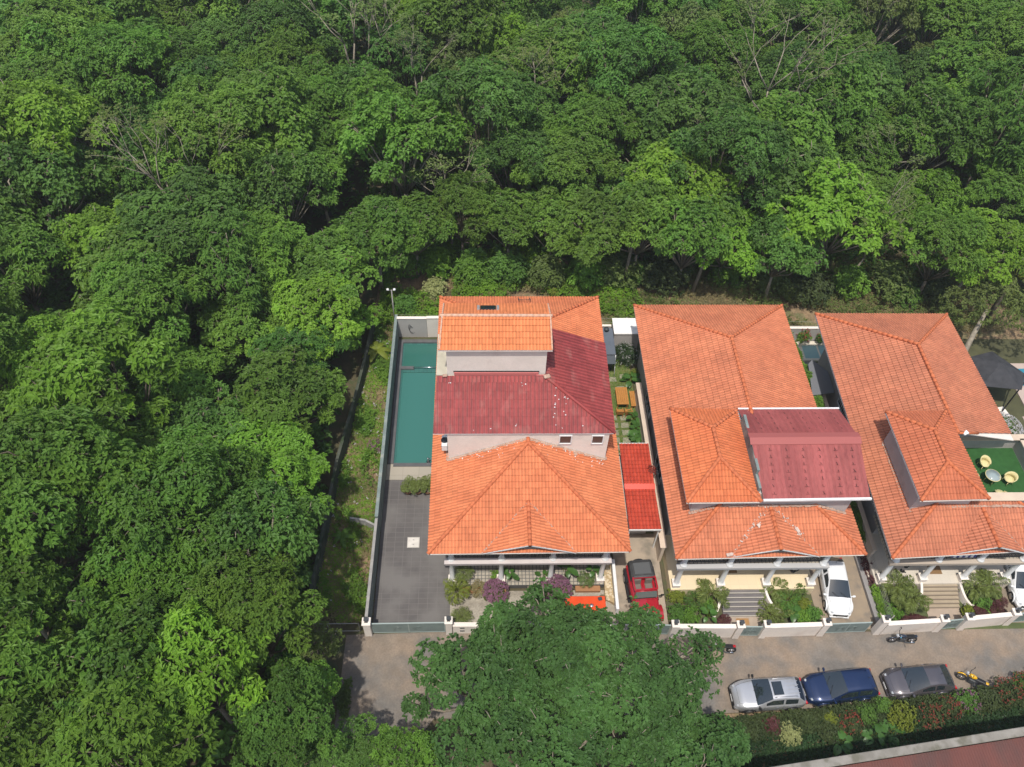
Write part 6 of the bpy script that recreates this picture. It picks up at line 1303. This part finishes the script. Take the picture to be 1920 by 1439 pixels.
for i, (x, y, r, h, k, lab) in enumerate(((-4.3, 52.6, 1.1, 1.8, 'pale', 'greyish broad-leaved bush behind the left rear roof corner'), (.4, 53.5, 1.0, 1.7, 'bright', 'bright green bush behind the pool villa roof, left of its middle'), (2.6, 53.6, .9, 1.6, 'mid', 'green bush behind the pool villa roof, at its middle'), (4.6, 55.8, 1.2, 2.4, 'bright', 'tall bright bush further back behind the pool villa'), (6.5, 53.1, .9, 1.5, 'lime', 'yellow-green bush behind the pool villa roof, right part'), (10.5, 54.3, 1.1, 2.2, 'deep', 'dark bush between the first two villas at the rear'), (-6.8, 50.5, 1.0, 1.8, 'deep', 'dark bush behind the pool wall corner'), (27.8, 52.6, 1.1, 1.8, 'olive', 'olive bush behind the lane of the right-hand villa'), (37.8, 51.6, 1.5, 2.6, 'deep', 'large dark bush behind the right-hand villa corner'), (13.9, 54.4, 1.1, 2.2, 'deep', 'dark bush near the leaning trunks behind the middle villa'))):
    bush('shrub', lab, 'bush', x, y, 0, r, h, k, 240, .24, .14, 5)
rs2 = random.Random(19)
pos = ['behind the pool wall corner', 'behind the left rear corner of the pool villa', 'behind the skylight of the pool villa', 'behind the roof bracket of the pool villa', 'behind the right rear corner of the pool villa', 'behind the gap of the first two villas', 'behind the left rear corner of the middle villa', 'behind the middle villa rear eave', 'behind the right rear corner of the middle villa', 'behind the plunge pool wall', 'behind the left rear corner of the right-hand villa', 'behind the right-hand villa rear eave', 'behind the right rear corner of the last villa', 'beside the leaning trunk']
for i, x in enumerate((-7.6, -4.0, -.6, 2.6, 6.0, 9.6, 12.4, 16.2, 21.9, 25.6, 29.3, 33.0, 36.4, 40.0)):
    bush('tall_shrub', 'tall leafy shrub at the wood edge, '+pos[i], 'bush', x+rs2.uniform(-.5, .5), 54.6-.055*x+rs2.uniform(-.6, .8), 0, rs2.uniform(1.5, 2.3), rs2.uniform(2.6, 4.2), (('mid', 'bright', 'mid', 'deep', 'olive')[i % 5] if i < 6 else ('olive', 'dull', 'mid')[i % 3]), 420, .28, .16, 5, group='tall shrubs along the wood edge')
for i, (x, y, lx, lab) in enumerate(((12.6, 53.6, .5, 'thin grey trunk behind the gap of the first two villas'), (18.8, 52.8, .9, 'leaning grey trunk with fork behind the middle villa'))):
    o = thing('slender_tree', lab, 'tree', (x, y, 0), 'slender trees behind the villas'); MB().tube([(x, y, -.1), (x+lx*.4, y+.3, 2.5), (x+lx*.8, y+.8, 5.2), (x+lx, y+1.6, 7.6)], [.19, .15, .12, .08], 8).tube([(x+lx*.6, y+.5, 3.6), (x-.3, y+1.2, 5.6)], [.08, .03], 6).build('trunk', BARKP, o)
    mb = MB(); g = np.random.default_rng(i+40); lobe(mb, g, (x+lx, y+2.0, 7.8), 2.1, 230, 6, .3, .16, .5); lobe(mb, g, (x+lx-1.6, y+2.4, 6.6), 1.5, 130, 6, .3, .16, .5); mb.build('crown', LF['mid'], o)

# ---------------------------------------------------------------- thin humid air
hz = bpy.data.materials.new('haze'); hz.use_nodes = True; n_ = hz.node_tree.nodes; n_.remove(n_['Principled BSDF'])
pv_ = n_.new('ShaderNodeVolumePrincipled'); pv_.inputs['Color'].default_value = (.93, .96, .97, 1); pv_.inputs['Density'].default_value = .0004; pv_.inputs['Anisotropy'].default_value = .2
hz.node_tree.links.new(pv_.outputs[0], n_['Material Output'].inputs['Volume'])
tag(MB().box(-230, 270, -130, 340, -3.2, 56).build('haze', hz), kind='stuff')
